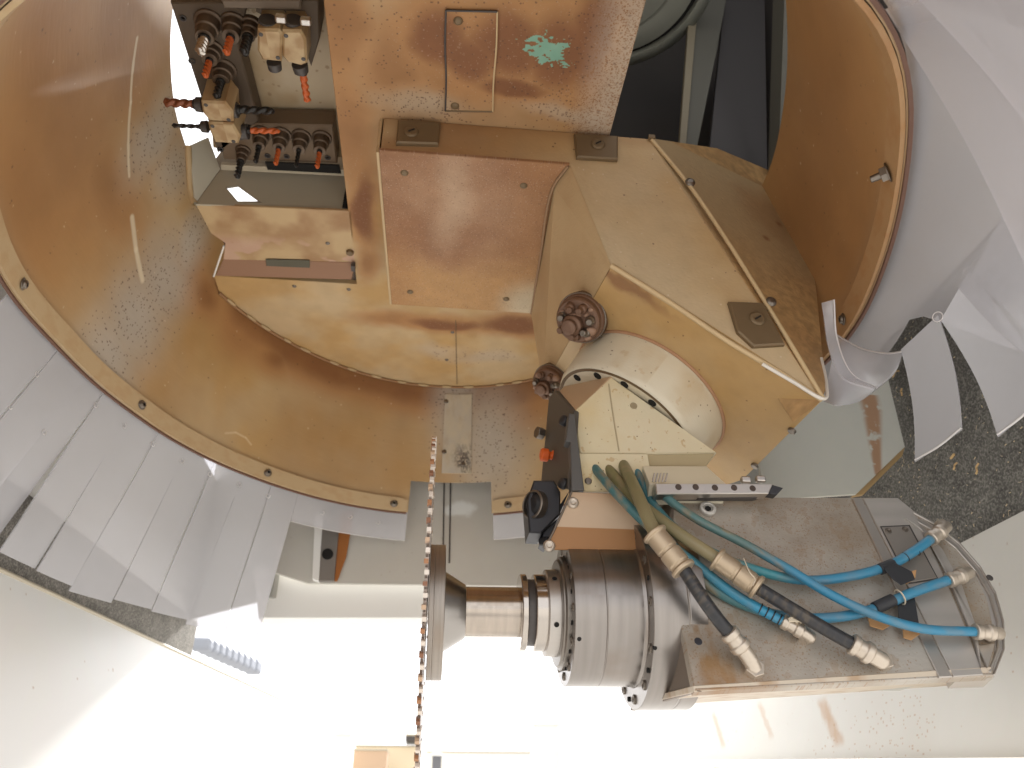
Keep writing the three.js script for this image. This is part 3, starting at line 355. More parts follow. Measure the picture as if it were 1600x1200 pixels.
// ---------------------------------------------------------------- spindle motor
const AX = V(0, .2305, -.95), XD = V(1, 0, 0);
const axP = x => V(x, AX.y + x * .012, AX.z);
const sm = thing('spindle_motor', 'grey machined spindle motor with bolted round flange and flat hose-covered body', 'spindle motor', axP(.33));
const steelTex = (w, h, s, col) => tex(w, h, (u, v) => { const n = fbm(u * 6, v * 90, s, 3), m = fbm(u * 12, v * 6, s + 5); let c = col.map(q => q * (.86 + .28 * n)); c = mix3(c, [col[0] * .75, col[1] * .62, col[2] * .5], .35 * sst(.5, .8, m)); return c; });
{
  const brushed = new THREE.MeshStandardMaterial({ map: steelTex(256, 512, 121, [.30, .275, .255]), metalness: .95, roughness: .29 });
  const d = XD.clone().setY(.012).normalize();
  part('front_cover', turned([[.0835, .157], [.0835, .193], [.0828, .1935], [.0828, .1945], [.0835, .195], [.0835, .236], [.086, .241]], axP(0), d, 96), brushed, sm);
  const fl = part('flange', turned([[.1085, .239], [.1085, .278], [.1075, .279], [.1075, .2805], [.108, .281], [.108, .300]], axP(0), d, 96), brushed, sm);
  const ring = (n, r, x, rad, a0, m, par, nm = 'bolt') => { for (let i = 0; i < n; i++) { const a = a0 + i * 2 * Math.PI / n; const p = axP(x).add(V(0, Math.cos(a) * r, Math.sin(a) * r)); const b = part(nm, turned([[rad, -.004], [rad, .0012], [rad * .55, .0012], [rad * .5, -.0015]], p, V(-1, 0, 0), 16), m, par); } };
  ring(12, .072, .157, .0048, .15, M.bolt, sm); ring(12, .0655, .157, .0028, .4, M.hole, sm, 'threaded_hole');
  ring(12, .097, .239, .0056, .1, M.bolt, fl); ring(6, .099, .239, .003, .36, M.hole, fl, 'threaded_hole');
  for (const [x, y] of [[908, 1005], [962, 958]]) { const p = at(x, y, { Z: -.87 }); const r = V(0, p.y - axP(p.x).y, p.z - AX.z).normalize(); const q = axP(p.x).addScaledVector(r, .0835); if (x < 920) part('set_screw', cyl(q.clone().addScaledVector(r, -.003), q.clone().addScaledVector(r, .0004), .0028, .0028, 12), M.hole, sm); }
  { const p = at(1030, 1022, { Z: -.845 }), r = V(0, p.y - axP(p.x).y, p.z - AX.z).normalize(), q = axP(p.x).addScaledVector(r, .1085); part('set_screw', cyl(q.clone().addScaledVector(r, -.003), q.clone().addScaledVector(r, .0004), .0026, .0026, 12), M.hole, sm); }
  // dark labyrinth rings behind the arbor
  part('seal_ring', turned([[.046, .147], [.062, .148], [.0625, .151], [.066, .1515], [.066, .158]], axP(0), d, 64), std(.24, .215, .19, .35, .9), sm); 
  part('bearing_ring', turned([[.047, .1335], [.050, .134], [.051, .149], [.058, .1495], [.058, .153]], axP(0), d, 64), M.steelSatin, sm);
  // body: flat front casting with round end
  const bn = V(0, Math.sin(.28), Math.cos(.28)), b0 = V(.3, .24, -.86), pAt = (x, y) => at(x, y, { p: b0, n: bn });
  const bodyU = V(1, 0, 0), bodyV = bn.clone().cross(bodyU);
  const rel = q => { const e = q.clone().sub(b0); return [e.dot(bodyU), e.dot(bodyV)]; };
  const stainAt = [[1092, 1000], [1100, 985], [1110, 1020], [1105, 1050], [1135, 1045]].map(q => rel(pAt(...q)));
  const bodyT = tex(1024, 512, (u, v) => {
    const x = lerp(-.04, .40, u), y = lerp(-.17, .15, v); const n = fbm(x * 14, y * 14, 131), n2 = fbm(x * 70, y * 70, 132); let c = mix3([.44, .395, .34], [.34, .285, .225], sst(.3, .75, n)); c = mix3(c, [.50, .47, .43], .45 * sst(.5, .75, fbm(x * 9, y * 9, 139)));
    if (speck(x, y, 620, .84, 4) && n > .36) c = mix3(c, [.24, .13, .06], .6); if (speck(x, y, 420, .93, 14)) c = mix3(c, [.30, .15, .06], .5); if (n2 > .68) c = mix3(c, [.30, .2, .12], .3);
    for (const [sx, sy] of stainAt) { const m = spot(x + (n2 - .5) * .02, y + (n - .5) * .03, sx, sy, .012, .022, .8); c = mix3(c, [.30, .17, .07], m * .75 * sst(.35, .55, fbm(x * 60, y * 20, 133))); }
    c = mix3(c, [.36, .2, .1], .5 * sst(-.085, -.13, y) * sst(.45, .65, n)); const k = .93 + .14 * n2; return c.map(q => q * k);
  });
  const bodyM = new THREE.MeshStandardMaterial({ map: bodyT, roughness: .45, metalness: .45, bumpMap: grain, bumpScale: .0003 });
  const fl0 = [[1052, 776], [1402, 777], [1425, 795], [1474, 832], [1516, 880], [1543, 935], [1556, 995], [1553, 1056], [1085, 1080], [1048, 893]].map(p => pAt(...p));
  const F = fl0, zbk = -1.02;
  // hand-made body solid: front face, underside, top, left end
  const bot = [F[8].clone(), F[7].clone(), at(1520, 1068, { Z: zbk }), at(985, 1110, { Z: zbk })];
  const solid = [F, [F[8], F[7], bot[2], bot[3]], [F[0], F[1], F[1].clone().setZ(-1.04), F[0].clone().setZ(-1.04)], [F[9], F[8], bot[3], V(bot[3].x, .32, -1.04)], [F[0], F[9], V(bot[3].x, .32, -1.04), F[0].clone().setZ(-1.04)]];
  part('body_front', slab(F, .012, { uv: q => { const [a, b] = rel(q); return [(a + .04) / .44, (b + .17) / .32]; }, b: .0015 }), bodyM, sm);
  const under = slab([bot[0], bot[1], bot[2], bot[3]], .006, { uv: q => [(q.x) * 2, q.z * 8] , b: .0005});
  const underT = tex(256, 128, (u, v) => { const n = fbm(u * 20, v * 8, 141); return mix3([.52, .44, .35], [.40, .28, .18], sst(.45, .8, n)); });
  part('body_underside', under.translate(0, -.0006, -.001), withMap(underT, .45, .3), sm);
  part('body_end', merge([slab([F[9], F[8], bot[3], V(bot[3].x, .30, zbk)], .006), slab([F[0], F[9], V(bot[3].x, .30, zbk), F[0].clone().setZ(zbk)], .006)]), std(.17, .13, .10, .5, .4), sm);  // end faces coloured dark to carry the shade on this side
  part('body_core', rbox(V(.46, .245, -.965), .30, .17, .12, .01), M.greyPaint, sm);
  part('end_screw', turned([[.0065, 0], [.0062, .002], [.0035, .002], [.0035, -.001]], at(1060, 1048, { Z: -.90 }), V(-.9, 0, .4), 14), M.dark, sm);
  // seams and raised end cap plates on the front
  const up = (q, h) => q.addScaledVector(bn, h);
  const capT = new THREE.MeshStandardMaterial({ map: steelTex(256, 256, 151, [.46, .43, .40]), roughness: .42, metalness: .55 });
  part('seam_bar', slab([[1330, 780], [1345, 780], [1487, 1059], [1466, 1060]].map(p => up(pAt(...p), .0025)), .003, { b: .0008 }), M.steelSatin, sm);
  part('cap_plate', slab([[1348, 780], [1402, 779], [1424, 797], [1446, 840], [1480, 915], [1515, 1000], [1535, 1055], [1489, 1058]].map(p => up(pAt(...p), .0018)), .003, { b: .0006 }), capT, sm);
  part('cap_plate', slab([[1412, 812], [1432, 818], [1470, 860], [1500, 915], [1524, 985], [1530, 1046], [1519, 1000], [1484, 915], [1450, 840]].map(p => up(pAt(...p), .0045)), .005, { b: .001 }), capT, sm);
  const np = [[1376, 826], [1418, 824], [1462, 905], [1420, 912]].map(p => up(pAt(...p), .0035)); part('plate_recess', slab([[1374, 824], [1420, 822], [1465, 907], [1419, 914]].map(p => up(pAt(...p), .0026)), .0012, { b: 0 }), M.dark, sm); const name = part('nameplate', slab(np, .0018, { b: .0006 }), std(.34, .31, .28, .4, .7), sm, 'small blank engraved rectangular plate with two screws');
  for (const [x, y] of [[1386, 832], [1412, 830]]) part('screw', turned([[.004, 0], [.004, .0012], [.002, .0012], [.0018, 0]], up(pAt(x, y), .0035), bn, 14), M.bolt, name);
  // round end plate, its turned steps following the arc
  const arcPts = [[1425, 795], [1462, 815], [1500, 845], [1534, 884], [1558, 925], [1571, 970], [1572, 1015], [1556, 1056]];
  const inner = f => arcPts.map(([x, y]) => [lerp(x, 1405, f), lerp(y, 985, f)]);
  const cap = part('end_cap', slab([...arcPts, [1500, 1058], [1400, 778]].map(p => up(pAt(...p), -.0015)), .028, { b: .0025 }), capT, sm, 'round turned end cap of the motor');
  part('turned_step', slab([...inner(.055), ...inner(.085).reverse()].map(p => up(pAt(...p), .0015)), .004, { b: .0008 }), M.steelSatin, cap); part('turned_step', slab([...inner(.012), ...inner(.03).reverse()].map(p => up(pAt(...p), .001)), .004, { b: .0008 }), M.steelSatin, cap);
  part('cap_screw', turned([[.004, 0], [.004, .002]], up(pAt(1545, 904), .001), bn, 12), M.dark, cap);
  part('facet', slab([[1524, 1010], [1552, 1008], [1540, 1046]].map(p => up(pAt(...p), .004)), .004, { b: .0008 }), M.steelSatin, cap);
  // socket screw near the rail, engraved mark
  const sc = part('socket_screw', turned([[.0100, 0], [.0100, .005], [.0062, .0058], [.0058, .001]], pAt(1105, 797), bn, 28), std(.60, .57, .52, .4, .3), sm); part('hex_socket', hex(pAt(1105, 797).addScaledVector(bn, .0036), bn, .0044, .001), M.hole, sc);
  for (const [x, y, r] of [[1091, 1002, .0045]]) part('plug_hole', cyl(pAt(x, y).addScaledVector(bn, -.004), pAt(x, y).addScaledVector(bn, .0006), r, r, 16), std(.05, .05, .06, .4, .5), sm);
}
// stamped mark on the body: two strokes of a symbol
// ---------------------------------------------------------------- saw arbor and blade
const arb = thing('saw_arbor', 'polished steel arbor with wide flange between the spindle and the saw blade', 'arbor', axP(.06));
{
  const d = XD.clone().setY(.012).normalize();
  part('clamp_flange', turned([[.0775, -.0045], [.0775, .0005], [.077, .001], [.0775, .0015], [.0775, .0135], [.060, .0140]], axP(0), d, 96), new THREE.MeshStandardMaterial({ map: steelTex(64, 256, 161, [.40, .36, .32]), metalness: .9, roughness: .42 }), arb, 'dull brown-grey clamping flange');
  part('cone', lathe([[.046, .0138], [.0425, .0200], [.0370, .0290], [.0312, .0385], [.0295, .0392]], axP(0), d, 72), std(.34, .32, .30, .28, 1), arb);
  part('shaft', turned([[.0290, .038], [.0290, .104]], axP(0), d, 72), new THREE.MeshStandardMaterial({ map: steelTex(128, 256, 171, [.44, .385, .33]), metalness: 1, roughness: .2 }), arb);
  part('collar', turned([[.0435, .1035], [.0445, .1045], [.0445, .1105], [.0435, .1112]], axP(0), d, 72), M.chrome, arb);
  part('groove', turned([[.0385, .110], [.0385, .121]], axP(0), d, 64), M.dark, arb);
  part('taper_ring', turned([[.0425, .1195], [.0445, .1205], [.0445, .1345], [.0435, .1352]], axP(0), d, 72), M.chrome, arb);
  for (const [x, a] of [[.1415, .62], [.142, -.5]]) { const p = axP(x).add(V(0, Math.sin(a) * .0508, Math.cos(a) * .0508)); part('set_screw', cyl(p, p.clone().add(V(0, Math.sin(a), Math.cos(a)).multiplyScalar(.0008)), .003, .003, 12), M.hole, arb); }
}
{
  const bx = -.0075, R = .2035, N = 120, T = .0030; const c = axP(bx);
  const blade = thing('circular_saw_blade', 'thin circular saw blade seen edge on with rusty resin-coated teeth', 'saw blade', c);  // the blade alone, clamped on the arbor
  const sh = new THREE.Shape(); for (let i = 0; i < N; i++) { const a = i * 2 * Math.PI / N, s = 2 * Math.PI / N; const q = (r, f) => [r * Math.cos(a + f * s), r * Math.sin(a + f * s)]; if (!i) sh.moveTo(...q(R, 0)); else sh.lineTo(...q(R, 0)); sh.lineTo(...q(R - .001, .45)); sh.lineTo(...q(R - .006, .62)); sh.lineTo(...q(R - .0065, .8)); sh.lineTo(...q(R - .002, .97)); }
  const bg = new THREE.ExtrudeGeometry(sh, { depth: T, bevelEnabled: false }).translate(0, 0, -T / 2).rotateY(Math.PI / 2); bg.userData.local = true;
  part('blade_disc', bg, std(.42, .36, .32, .35, .9), blade);
  const tg = new THREE.BoxGeometry(.0044, .0070, .0042); tg.userData.local = true; // axial, radial, along
  const tm = [std(.36, .17, .08, .5, .2), std(.68, .60, .52, .4, .3), std(.24, .11, .06, .5, .2), std(.52, .36, .24, .45, .3)];
  for (let i = 0; i < N; i++) { const a = (i + .2) * 2 * Math.PI / N; const t = new THREE.Mesh(tg, tm[[0, 1, 2, 1, 3, 1][i % 6]]); t.name = 'tooth'; t.castShadow = t.receiveShadow = true; t.position.set((i % 2 - .5) * .001, R * Math.sin(a), -R * Math.cos(a)); t.rotation.x = a - Math.PI / 2 + .12; t.rotation.order = 'XYZ'; blade.add(t); }
}

// ---------------------------------------------------------------- hoses
const bn0 = V(0, Math.sin(.28), Math.cos(.28)), onBody = (x, y, h) => at(x, y, { p: V(.3, .24, -.86).addScaledVector(bn0, h), n: bn0 });
const hoseM = new THREE.MeshStandardMaterial({ vertexColors: true, roughness: .38 }), BLUE = [.036, .21, .345], TEAL = [.055, .15, .16], OLIVE = [.19, .17, .08], DIRT = [.26, .19, .11], INK = [.022, .022, .025];
function hoseCol(list, s) { return (u, v) => { let i = 0; while (i < list.length - 2 && u > list[i + 1][0]) i++; let c = mix3(list[i][1], list[i + 1][1], clamp((u - list[i][0]) / (list[i + 1][0] - list[i][0]))); const n = fbm(u * 30, v * 4, s); c = mix3(c, DIRT, (u < .55 ? .7 : .22) * sst(.48, .7, n) * (c[0] > .03 ? 1 : .3)); return c; }; }
function hose(label, pts, r, cols, s, name = 'hose') { const p = pts.map(q => q[3] === 'w' ? V(q[0], q[1], q[2]) : onBody(q[0], q[1], q[2])); const o = thing(name, label, 'hose', p[0]); part('tube', tube(p, r, 90, 14, hoseCol(cols, s)), hoseM, o); return [o, p]; }
function coupling(o, a, b, r, m = std(.46, .36, .25, .38, .6)) { const d = b.clone().sub(a), L = d.length(); const c = part('coupling', turned([[r * .95, 0], [r * 1.22, .001], [r * 1.22, .004], [r * 1.02, .0055], [r * 1.02, L * .45], [r * .94, L * .46], [r * .94, L * .52], [r * 1.04, L * .53], [r * 1.04, L - .010], [r * .97, L - .009], [r * .97, L - .006], [r * 1.18, L - .005], [r * 1.18, L - .001], [r * .9, L]], a, d, 32), m, o, 'tan threaded hose coupling'); return c; }
function elbow(o, a, dir, base, r) { // nut on the hose end, bend and foot screwed into the body
  const d = dir.clone().normalize(); const e = part('elbow_fitting', turned([[r * 1.05, -.003], [r * 1.25, -.002], [r * 1.25, .004], [r * 1.05, .005], [r * 1.1, .012], [r * 1.3, .013], [r * 1.3, .019], [r * .9, .022]], a, d, 24), M.nickel, o, 'nickel elbow fitting'); const p1 = a.clone().addScaledVector(d, .02), p2 = a.clone().addScaledVector(d, .03).lerp(base, .25);
  part('bend', tube([p1.clone().addScaledVector(d, -.006), p1, p2, base.clone().lerp(p2, .4), base], r * .98, 24, 16), M.nickel, e); part('foot_nut', hex(base.clone().addScaledVector(bn0, -.004), bn0, r * 1.25, .009), M.nickel, e); part('cap', new THREE.SphereGeometry(r * 1.02, 16, 12).translate(...p2.toArray()), M.nickel, e);
}
{
  const dir = (p) => p[p.length - 1].clone().sub(p[p.length - 2]);
  let o, p;
  [o, p] = hose('olive then black hose nearest the flange, with upper left tan coupling', [[958, 716, -.035], [970, 722, -.005], [990, 760, .03], [1008, 800, .048], [1026, 838, .052]], .0076, [[0, OLIVE], [.5, OLIVE], [1, [.24, .20, .11]]], 1);
  { const a = onBody(1021, 832, .052), b = onBody(1070, 892, .048); coupling(o, a, b, .0122); const q = [b, onBody(1098, 935, .044), onBody(1122, 968, .036), onBody(1140, 990, .028)]; part('black_tube', tube(q, .0074, 50, 14, hoseCol([[0, INK], [1, INK]], 4)), hoseM, o); elbow(o, onBody(1140, 990, .028), q[3].clone().sub(q[2]), onBody(1178, 1045, .004), .0086); }
  [o, p] = hose('olive then black hose through the lower right tan coupling', [[934, 720, -.035], [945, 728, -.004], [990, 778, .012], [1050, 826, .025], [1122, 874, .034]], .0074, [[0, OLIVE], [.5, OLIVE], [1, [.30, .25, .14]]], 2);
  { const a = onBody(1118, 872, .034), b = onBody(1186, 920, .034); coupling(o, a, b, .0120); const q = [b, onBody(1240, 953, .032), onBody(1290, 983, .028), onBody(1333, 1007, .024)]; part('black_tube', tube(q, .0074, 50, 14, hoseCol([[0, INK], [1, INK]], 5)), hoseM, o); elbow(o, onBody(1333, 1007, .024), q[3].clone().sub(q[2]), onBody(1378, 1032, .003), .0090);
    part('loose_thread', tube([onBody(1162, 872, .052), onBody(1172, 895, .056), onBody(1180, 905, .053), onBody(1176, 915, .052)], .0006, 20, 5), M.cord, o); }
  [o, p] = hose('teal air hose ending in a short dirty fitting mid body', [[917, 716, -.035], [925, 726, -.004], [960, 768, .02], [1020, 828, .026], [1085, 880, .016], [1150, 930, .014], [1226, 972, .014]], .0057, [[0, TEAL], [.6, TEAL], [.8, [.04, .22, .33]], [1, [.03, .25, .42]]], 3);
  elbow(o, onBody(1226, 972, .014), dir(p), onBody(1258, 996, .003), .0066); for (let i = 0; i < 4; i++) part('ink_mark', new THREE.TorusGeometry(.0056, .0008, 6, 14).applyQuaternion(new THREE.Quaternion().setFromUnitVectors(V(0, 0, 1), dir(p).normalize())).translate(...onBody(1188 + i * 10, 951 + i * 5.5, .0142).toArray()), M.black, o);
  part('string_tie', merge([0, 1, 2].map(i => tube([onBody(1232, 968 + i, .022), onBody(1240 + i * 8, 964 + i * 3, .026), onBody(1246 + i * 6, 974, .02)], .0016, 12, 6))), M.cord, o);
  [o, p] = hose('blue hose curving up to the top right elbow, with black tape flag', [[985, 722, -.03], [992, 732, -.002], [1022, 790, .004], [1070, 838, .010], [1150, 880, .012], [1250, 906, .012], [1330, 900, .014], [1390, 883, .017], [1430, 860, .020], [1456, 841, .022]], .0056, [[0, [.05, .22, .30]], [.3, TEAL], [.55, [.05, .24, .28]], [.62, BLUE], [1, BLUE]], 4);
  elbow(o, onBody(1456, 841, .022), dir(p), onBody(1472, 822, .006), .0070);
  const flag = (o, q, m, h) => part('tape_flag', slab(q.map(s => onBody(s[0], s[1], h)), .0012, { b: .0002 }), m, o, m === M.tape ? 'black tape flag' : 'brown tape underside');
  flag(o, [[1382, 888], [1400, 880], [1425, 893], [1430, 905], [1408, 914], [1392, 902]], M.tape, .027); flag(o, [[1412, 896], [1432, 890], [1430, 904], [1416, 913]], M.tapeBack, .022);
  part('tape_wrap', cyl(onBody(1374, 890, .0165), onBody(1396, 881, .0178), .0066, .0066, 16), M.tape, o);
  for (const [x, y] of [[1415, 870], [1432, 861]]) part('ink_mark', new THREE.TorusGeometry(.0055, .0006, 6, 14).applyQuaternion(frameY(V(1, 0, 0))).rotateZ(0).applyQuaternion(new THREE.Quaternion().setFromUnitVectors(V(0, 0, 1), V(.8, .5, .2).normalize())).translate(...onBody(x, y, .019).toArray()), M.black, o);
  [o, p] = hose('long blue hose crossing over the others to the lower right elbow', [[1000, 722, -.03], [1006, 732, .0], [1040, 776, .016], [1090, 812, .022], [1160, 848, .024], [1230, 888, .026], [1300, 930, .027], [1370, 962, .026], [1440, 982, .022], [1526, 987, .018]], .0052, [[0, [.05, .22, .30]], [.25, [.09, .19, .19]], [.45, [.10, .17, .16]], [.58, BLUE], [1, BLUE]], 5);
  elbow(o, onBody(1526, 987, .018), dir(p), onBody(1546, 990, .006), .0070);
  [o, p] = hose('blue hose under the long one ending at the middle right elbow', [[968, 735, -.03], [985, 745, -.005], [1010, 800, .0], [1060, 872, .006], [1130, 930, .006], [1220, 962, .007], [1300, 965, .010], [1370, 950, .012], [1420, 928, .018], [1486, 905, .022]], .0056, [[0, TEAL], [.5, TEAL], [.62, BLUE], [1, BLUE]], 6);
  elbow(o, onBody(1484, 906, .022), dir(p), onBody(1504, 896, .006), .0070);
  part('tape_wrap', cyl(onBody(1366, 951, .0125), onBody(1396, 937, .016), .0070, .0070, 16), M.tape, o);
  flag(o, [[1402, 932], [1428, 926], [1436, 975], [1405, 978]], M.tape, .012); flag(o, [[1356, 966], [1382, 962], [1396, 974], [1380, 984], [1360, 978]], M.tapeBack, .010); flag(o, [[1410, 978], [1438, 990], [1424, 1000], [1412, 996]], M.tapeBack, .009);
  part('string_tie', new THREE.TorusGeometry(.0085, .0009, 6, 18).applyQuaternion(new THREE.Quaternion().setFromUnitVectors(V(0, 0, 1), V(.9, .35, .1).normalize())).translate(...onBody(1406, 933, .017).toArray()), M.cord, o);
}

// ---------------------------------------------------------------- drilling unit in the opening
{
  const DY = .95, dAt = (x, y, Y = DY) => at(x, y, { Y });
  const bank = thing('drill_bank', 'dark L-shaped bank of drill holders in the upper left opening', 'drill bank', V(-.3, .97, -.8));
  const bt = tex(256, 256, (u, v) => { const n = fbm(u * 5, v * 5, 201); let c = mix3([.50, .40, .27], [.40, .28, .15], sst(.35, .7, n)); if (speck(u, v, 40, .93, 3)) c = mix3(c, [.25, .15, .07], .6); return c; });
  part('base_plate', slab([V(-.42, .99, -.25), V(-.166, .99, -.25), V(-.166, .99, -.985), V(-.40, .99, -.985), V(-.37, .99, -.8)], .01, { uv: q => [(q.x + .45) * 3, (q.z + 1) * 3] }), withMap(bt, .55), bank, 'beige stained base plate');
  part('bank_block', slab([[266, 4], [388, 4], [372, 70], [404, 190], [340, 240], [318, 165]].map(p => dAt(...p)), .035, { b: .002 }), M.bankDark, bank);
  part('bank_block', slab([[338, 192], [520, 196], [527, 256], [350, 250]].map(p => dAt(...p)), .035, { b: .002 }), std(.17, .115, .07, .55, .2), bank);
  part('rear_block', slab([[400, 0], [498, 0], [500, 60], [486, 105], [470, 60], [400, 20]].map(p => dAt(...p, .935)), .05, { b: .002 }), M.bankDark, bank);
  part('cross_bar', slab([[345, 0], [470, 0], [470, 16], [350, 14]].map(p => dAt(...p, .925)), .02, { b: .002 }), std(.15, .11, .075, .55), bank);
  part('lower_trim', slab([[345, 258], [538, 266], [540, 276], [345, 266]].map(p => dAt(...p, .945)), .008), M.beige, bank);
  part('slot', slab([[414, 254], [530, 259], [533, 272], [418, 266]].map(p => dAt(...p, .943)), .004), M.hole, bank);
  for (const [x, y] of [[286, 28], [345, 233], [418, 243], [448, 244], [512, 246], [300, 95]]) part('screw', turned([[.005, 0], [.005, .002], [.003, .002], [.003, 0]], dAt(x, y), V(0, -1, 0), 14), M.dark, bank);
  // twist drill: two lobed section swept with a turn
  const drillG = (L, r, turns = 2.2) => { const ns = 14, nl = 26, pos = [], idx = []; for (let j = 0; j <= nl; j++) { const t = j / nl, tip = t > .93 ? 1 - (t - .93) / .07 * .9 : 1, sh = t < .12; for (let i = 0; i < ns; i++) { const a = i / ns * 2 * Math.PI; const rad = sh ? r * .9 : r * tip * (.52 + .48 * Math.abs(Math.cos(a))); const ph = a + t * turns * 2 * Math.PI; pos.push(rad * Math.cos(ph), t * L, rad * Math.sin(ph)); } } for (let j = 0; j < nl; j++) for (let i = 0; i < ns; i++) { const a = j * ns + i, b = j * ns + (i + 1) % ns, c = a + ns, d = b + ns; idx.push(a, c, b, b, c, d); } const last = pos.length / 3; pos.push(0, L, 0); for (let i = 0; i < ns; i++) idx.push(nl * ns + i, last, nl * ns + (i + 1) % ns); const g = new THREE.BufferGeometry(); g.setAttribute('position', new THREE.Float32BufferAttribute(pos, 3)); g.setIndex(idx); g.computeVertexNormals(); return g; };
  const bit = (a, d, L, r, m, label, turns) => { const o = thing('drill_bit', label, 'drill bit', a, 'drill bits in the drilling unit'); d = d.clone().normalize(); part('flute', drillG(L, r, turns).applyQuaternion(frameY(d)).translate(...a.toArray()), m, o); part('shank', cyl(a.clone().addScaledVector(d, -.006), a.clone().addScaledVector(d, .004), r * 1.15, r * 1.1, 14), M.bitBlack, o); };
  const DN = V(0, -1, 0);
  const unit = (x, y, r, len, L, br_, m, label, tilt = V(0, 0, 0)) => { const p = dAt(x, y), d = DN.clone().add(tilt).normalize(); const h = part('holder', turned([[r * 1.25, -.004], [r * 1.25, .003], [r * 1.0, .004], [r * .98, len * .55], [r * .8, len * .6], [r * .78, len]], p, d, 24), std(.13, .09, .06, .4, .5), bank); bit(p.clone().addScaledVector(d, len), d, L, br_, m, label, 2.4); };
  unit(409, 208, .0125, .030, .034, .0042, M.bitBlack, 'black drill bit left of the lower bank row, pointing down'); unit(440, 210, .0125, .030, .036, .0040, M.bitOrange, 'orange drill bit third from right in the lower bank row'.replace('third from right', 'left of the black one')); unit(471, 213, .0125, .030, .036, .0036, M.bitBlack, 'black drill bit between the two orange ones in the lower bank row'); unit(503, 215, .0125, .030, .036, .0040, M.bitOrange, 'orange drill bit at the right end of the lower bank row');
  unit(327, 34, .016, .034, .030, .0075, M.chrome, 'short bright steel drill bit at the top of the left bank'); unit(366, 37, .015, .028, .034, .0055, M.bitOrange, 'orange drill bit at the top of the left bank beside the steel one'); unit(332, 78, .014, .022, .034, .0050, M.bitOrange, 'orange drill bit in the middle of the left bank'); unit(350, 108, .015, .026, .034, .0060, M.bitBlack, 'black drill bit lowest in the left bank'); unit(392, 40, .012, .024, .034, .0070, M.bitBlack, 'thick black drill bit beside the pair of cream drill heads');
  unit(380, 235, .010, .024, .036, .0055, M.bitBlack, 'curved black drill bit below the cream side-drilling heads');
  // horizontal drilling heads
  const headM = withMap(tex(128, 128, (u, v) => mix3([.46, .33, .18], [.33, .20, .09], sst(.3, .7, fbm(u * 4, v * 4, 211)))), .42, .15);
  const hd = (label, polys, Y, nubs) => { const o = thing('side_drilling_unit', label, 'drilling unit', dAt(polys[0][0][0], polys[0][0][1], Y)); for (const q of polys) part('head_block', slab(q.map(p => dAt(...p, Y)), .05, { b: .003, uv: w => [w.x * 12, w.z * 12] }), headM, o); for (const [x0, y0, x1, y1, r] of nubs) part('chuck', cyl(dAt(x0, y0, Y + .018), dAt(x1, y1, Y + .018), r, r * .92, 20), M.dark, o); for (const q of polys) for (const k of [0, 3]) { const c = q[k], m = q[(k + 3) % q.length]; part('screw', turned([[.003, 0], [.003, .0008]], dAt(lerp(c[0], (q[0][0] + q[3][0]) / 2, .3), lerp(c[1], (q[0][1] + q[3][1]) / 2, .3), Y), DN, 10), M.dark, o); } return o; };
  hd('pair of cream horizontal drill heads side by side, upper right of the opening', [[[402, 46], [436, 47], [441, 53], [440, 98], [410, 95], [402, 80]], [[441, 48], [470, 48], [478, 62], [480, 100], [470, 104], [448, 98], [441, 88]]], .895, [[420, 46, 419, 30, .013], [459, 46, 459, 30, .013], [428, 96, 430, 108, .010], [468, 100, 471, 112, .011]]);
  for (const [x, y] of [[439, 29], [478, 33]]) { const o = thing('glint_cap', x < 450 ? 'small bright steel cap above the left cream drill head' : 'small bright steel cap above the right cream drill head', 'cap'); part('cap', rbox(dAt(x, y, .885), .014, .010, .010, .003), M.steel, o); }
  { const a = dAt(473, 112, .913), b = dAt(481, 160, .913); bit(a, b.clone().sub(a), a.distanceTo(b), .0055, M.bitOrange, 'orange drill bit pointing toward the back from the right cream head'); }
  hd('two stacked cream side-drilling heads at the left edge of the opening', [[[314, 159], [352, 160], [364, 175], [365, 192], [327, 190], [317, 178]], [[325, 192], [364, 194], [376, 215], [372, 226], [336, 224], [328, 207]]], .885, [[317, 164, 306, 163, .011], [325, 198, 315, 198, .009], [362, 172, 372, 172, .012], [372, 206, 388, 206, .012]]);
  const hb = (x0, y0, x1, y1, r, m, label) => { const a = dAt(x0, y0, .903), b = dAt(x1, y1, .903); bit(a, b.clone().sub(a), a.distanceTo(b), r, m, label, 1.8); };
  hb(307, 163, 255, 160, .0068, M.bitBrown, 'brown twist drill bit pointing left across the white gap'); hb(315, 198, 268, 196, .0036, M.bitBlack, 'thin black drill bit pointing left below the brown one'); hb(372, 171, 430, 174, .0062, M.bitBlack, 'black twist drill bit pointing right from the side-drilling heads'); hb(388, 204, 438, 205, .0048, M.bitOrange, 'orange drill bit pointing right from the lower side-drilling head');
  // sheet metal round the opening
  const tray = thing('dust_chute', 'beige sheet metal chute below the drill bank with a folded lip', 'chute', V(-.3, .9, -1.0));
  const Zt = -1.0, tA = (x, y) => at(x, y, { Z: Zt });
  part('rear_panel', slab([tA(345, 264), tA(545, 276), tA(548, 329), tA(305, 319)], .004, { holes: [[tA(352, 292), tA(372, 289), tA(410, 317), tA(372, 316)]] }), std(.40, .35, .26, .5), tray);
  { const Zq = -1.014, tB = (x, y) => at(x, y, { Z: Zq }), k = 1.014; part('backing', slab([V(-.415, .8865, Zq), V(-.16, .8865, Zq), V(-.16, 1.07, Zq), V(-.38, 1.07, Zq), V(-.415, .96, Zq)], .004, { holes: [[tB(346, 280), tB(392, 280), tB(425, 314), tB(352, 314)]] }), std(.30, .25, .18, .6), tray); part('backing', slab([V(-.40, .8895, -1.02), V(-.16, .8895, -1.02), V(-.16, .8895, -1.22), V(-.38, .8895, -1.22)], .003), std(.10, .07, .05, .7), tray); }
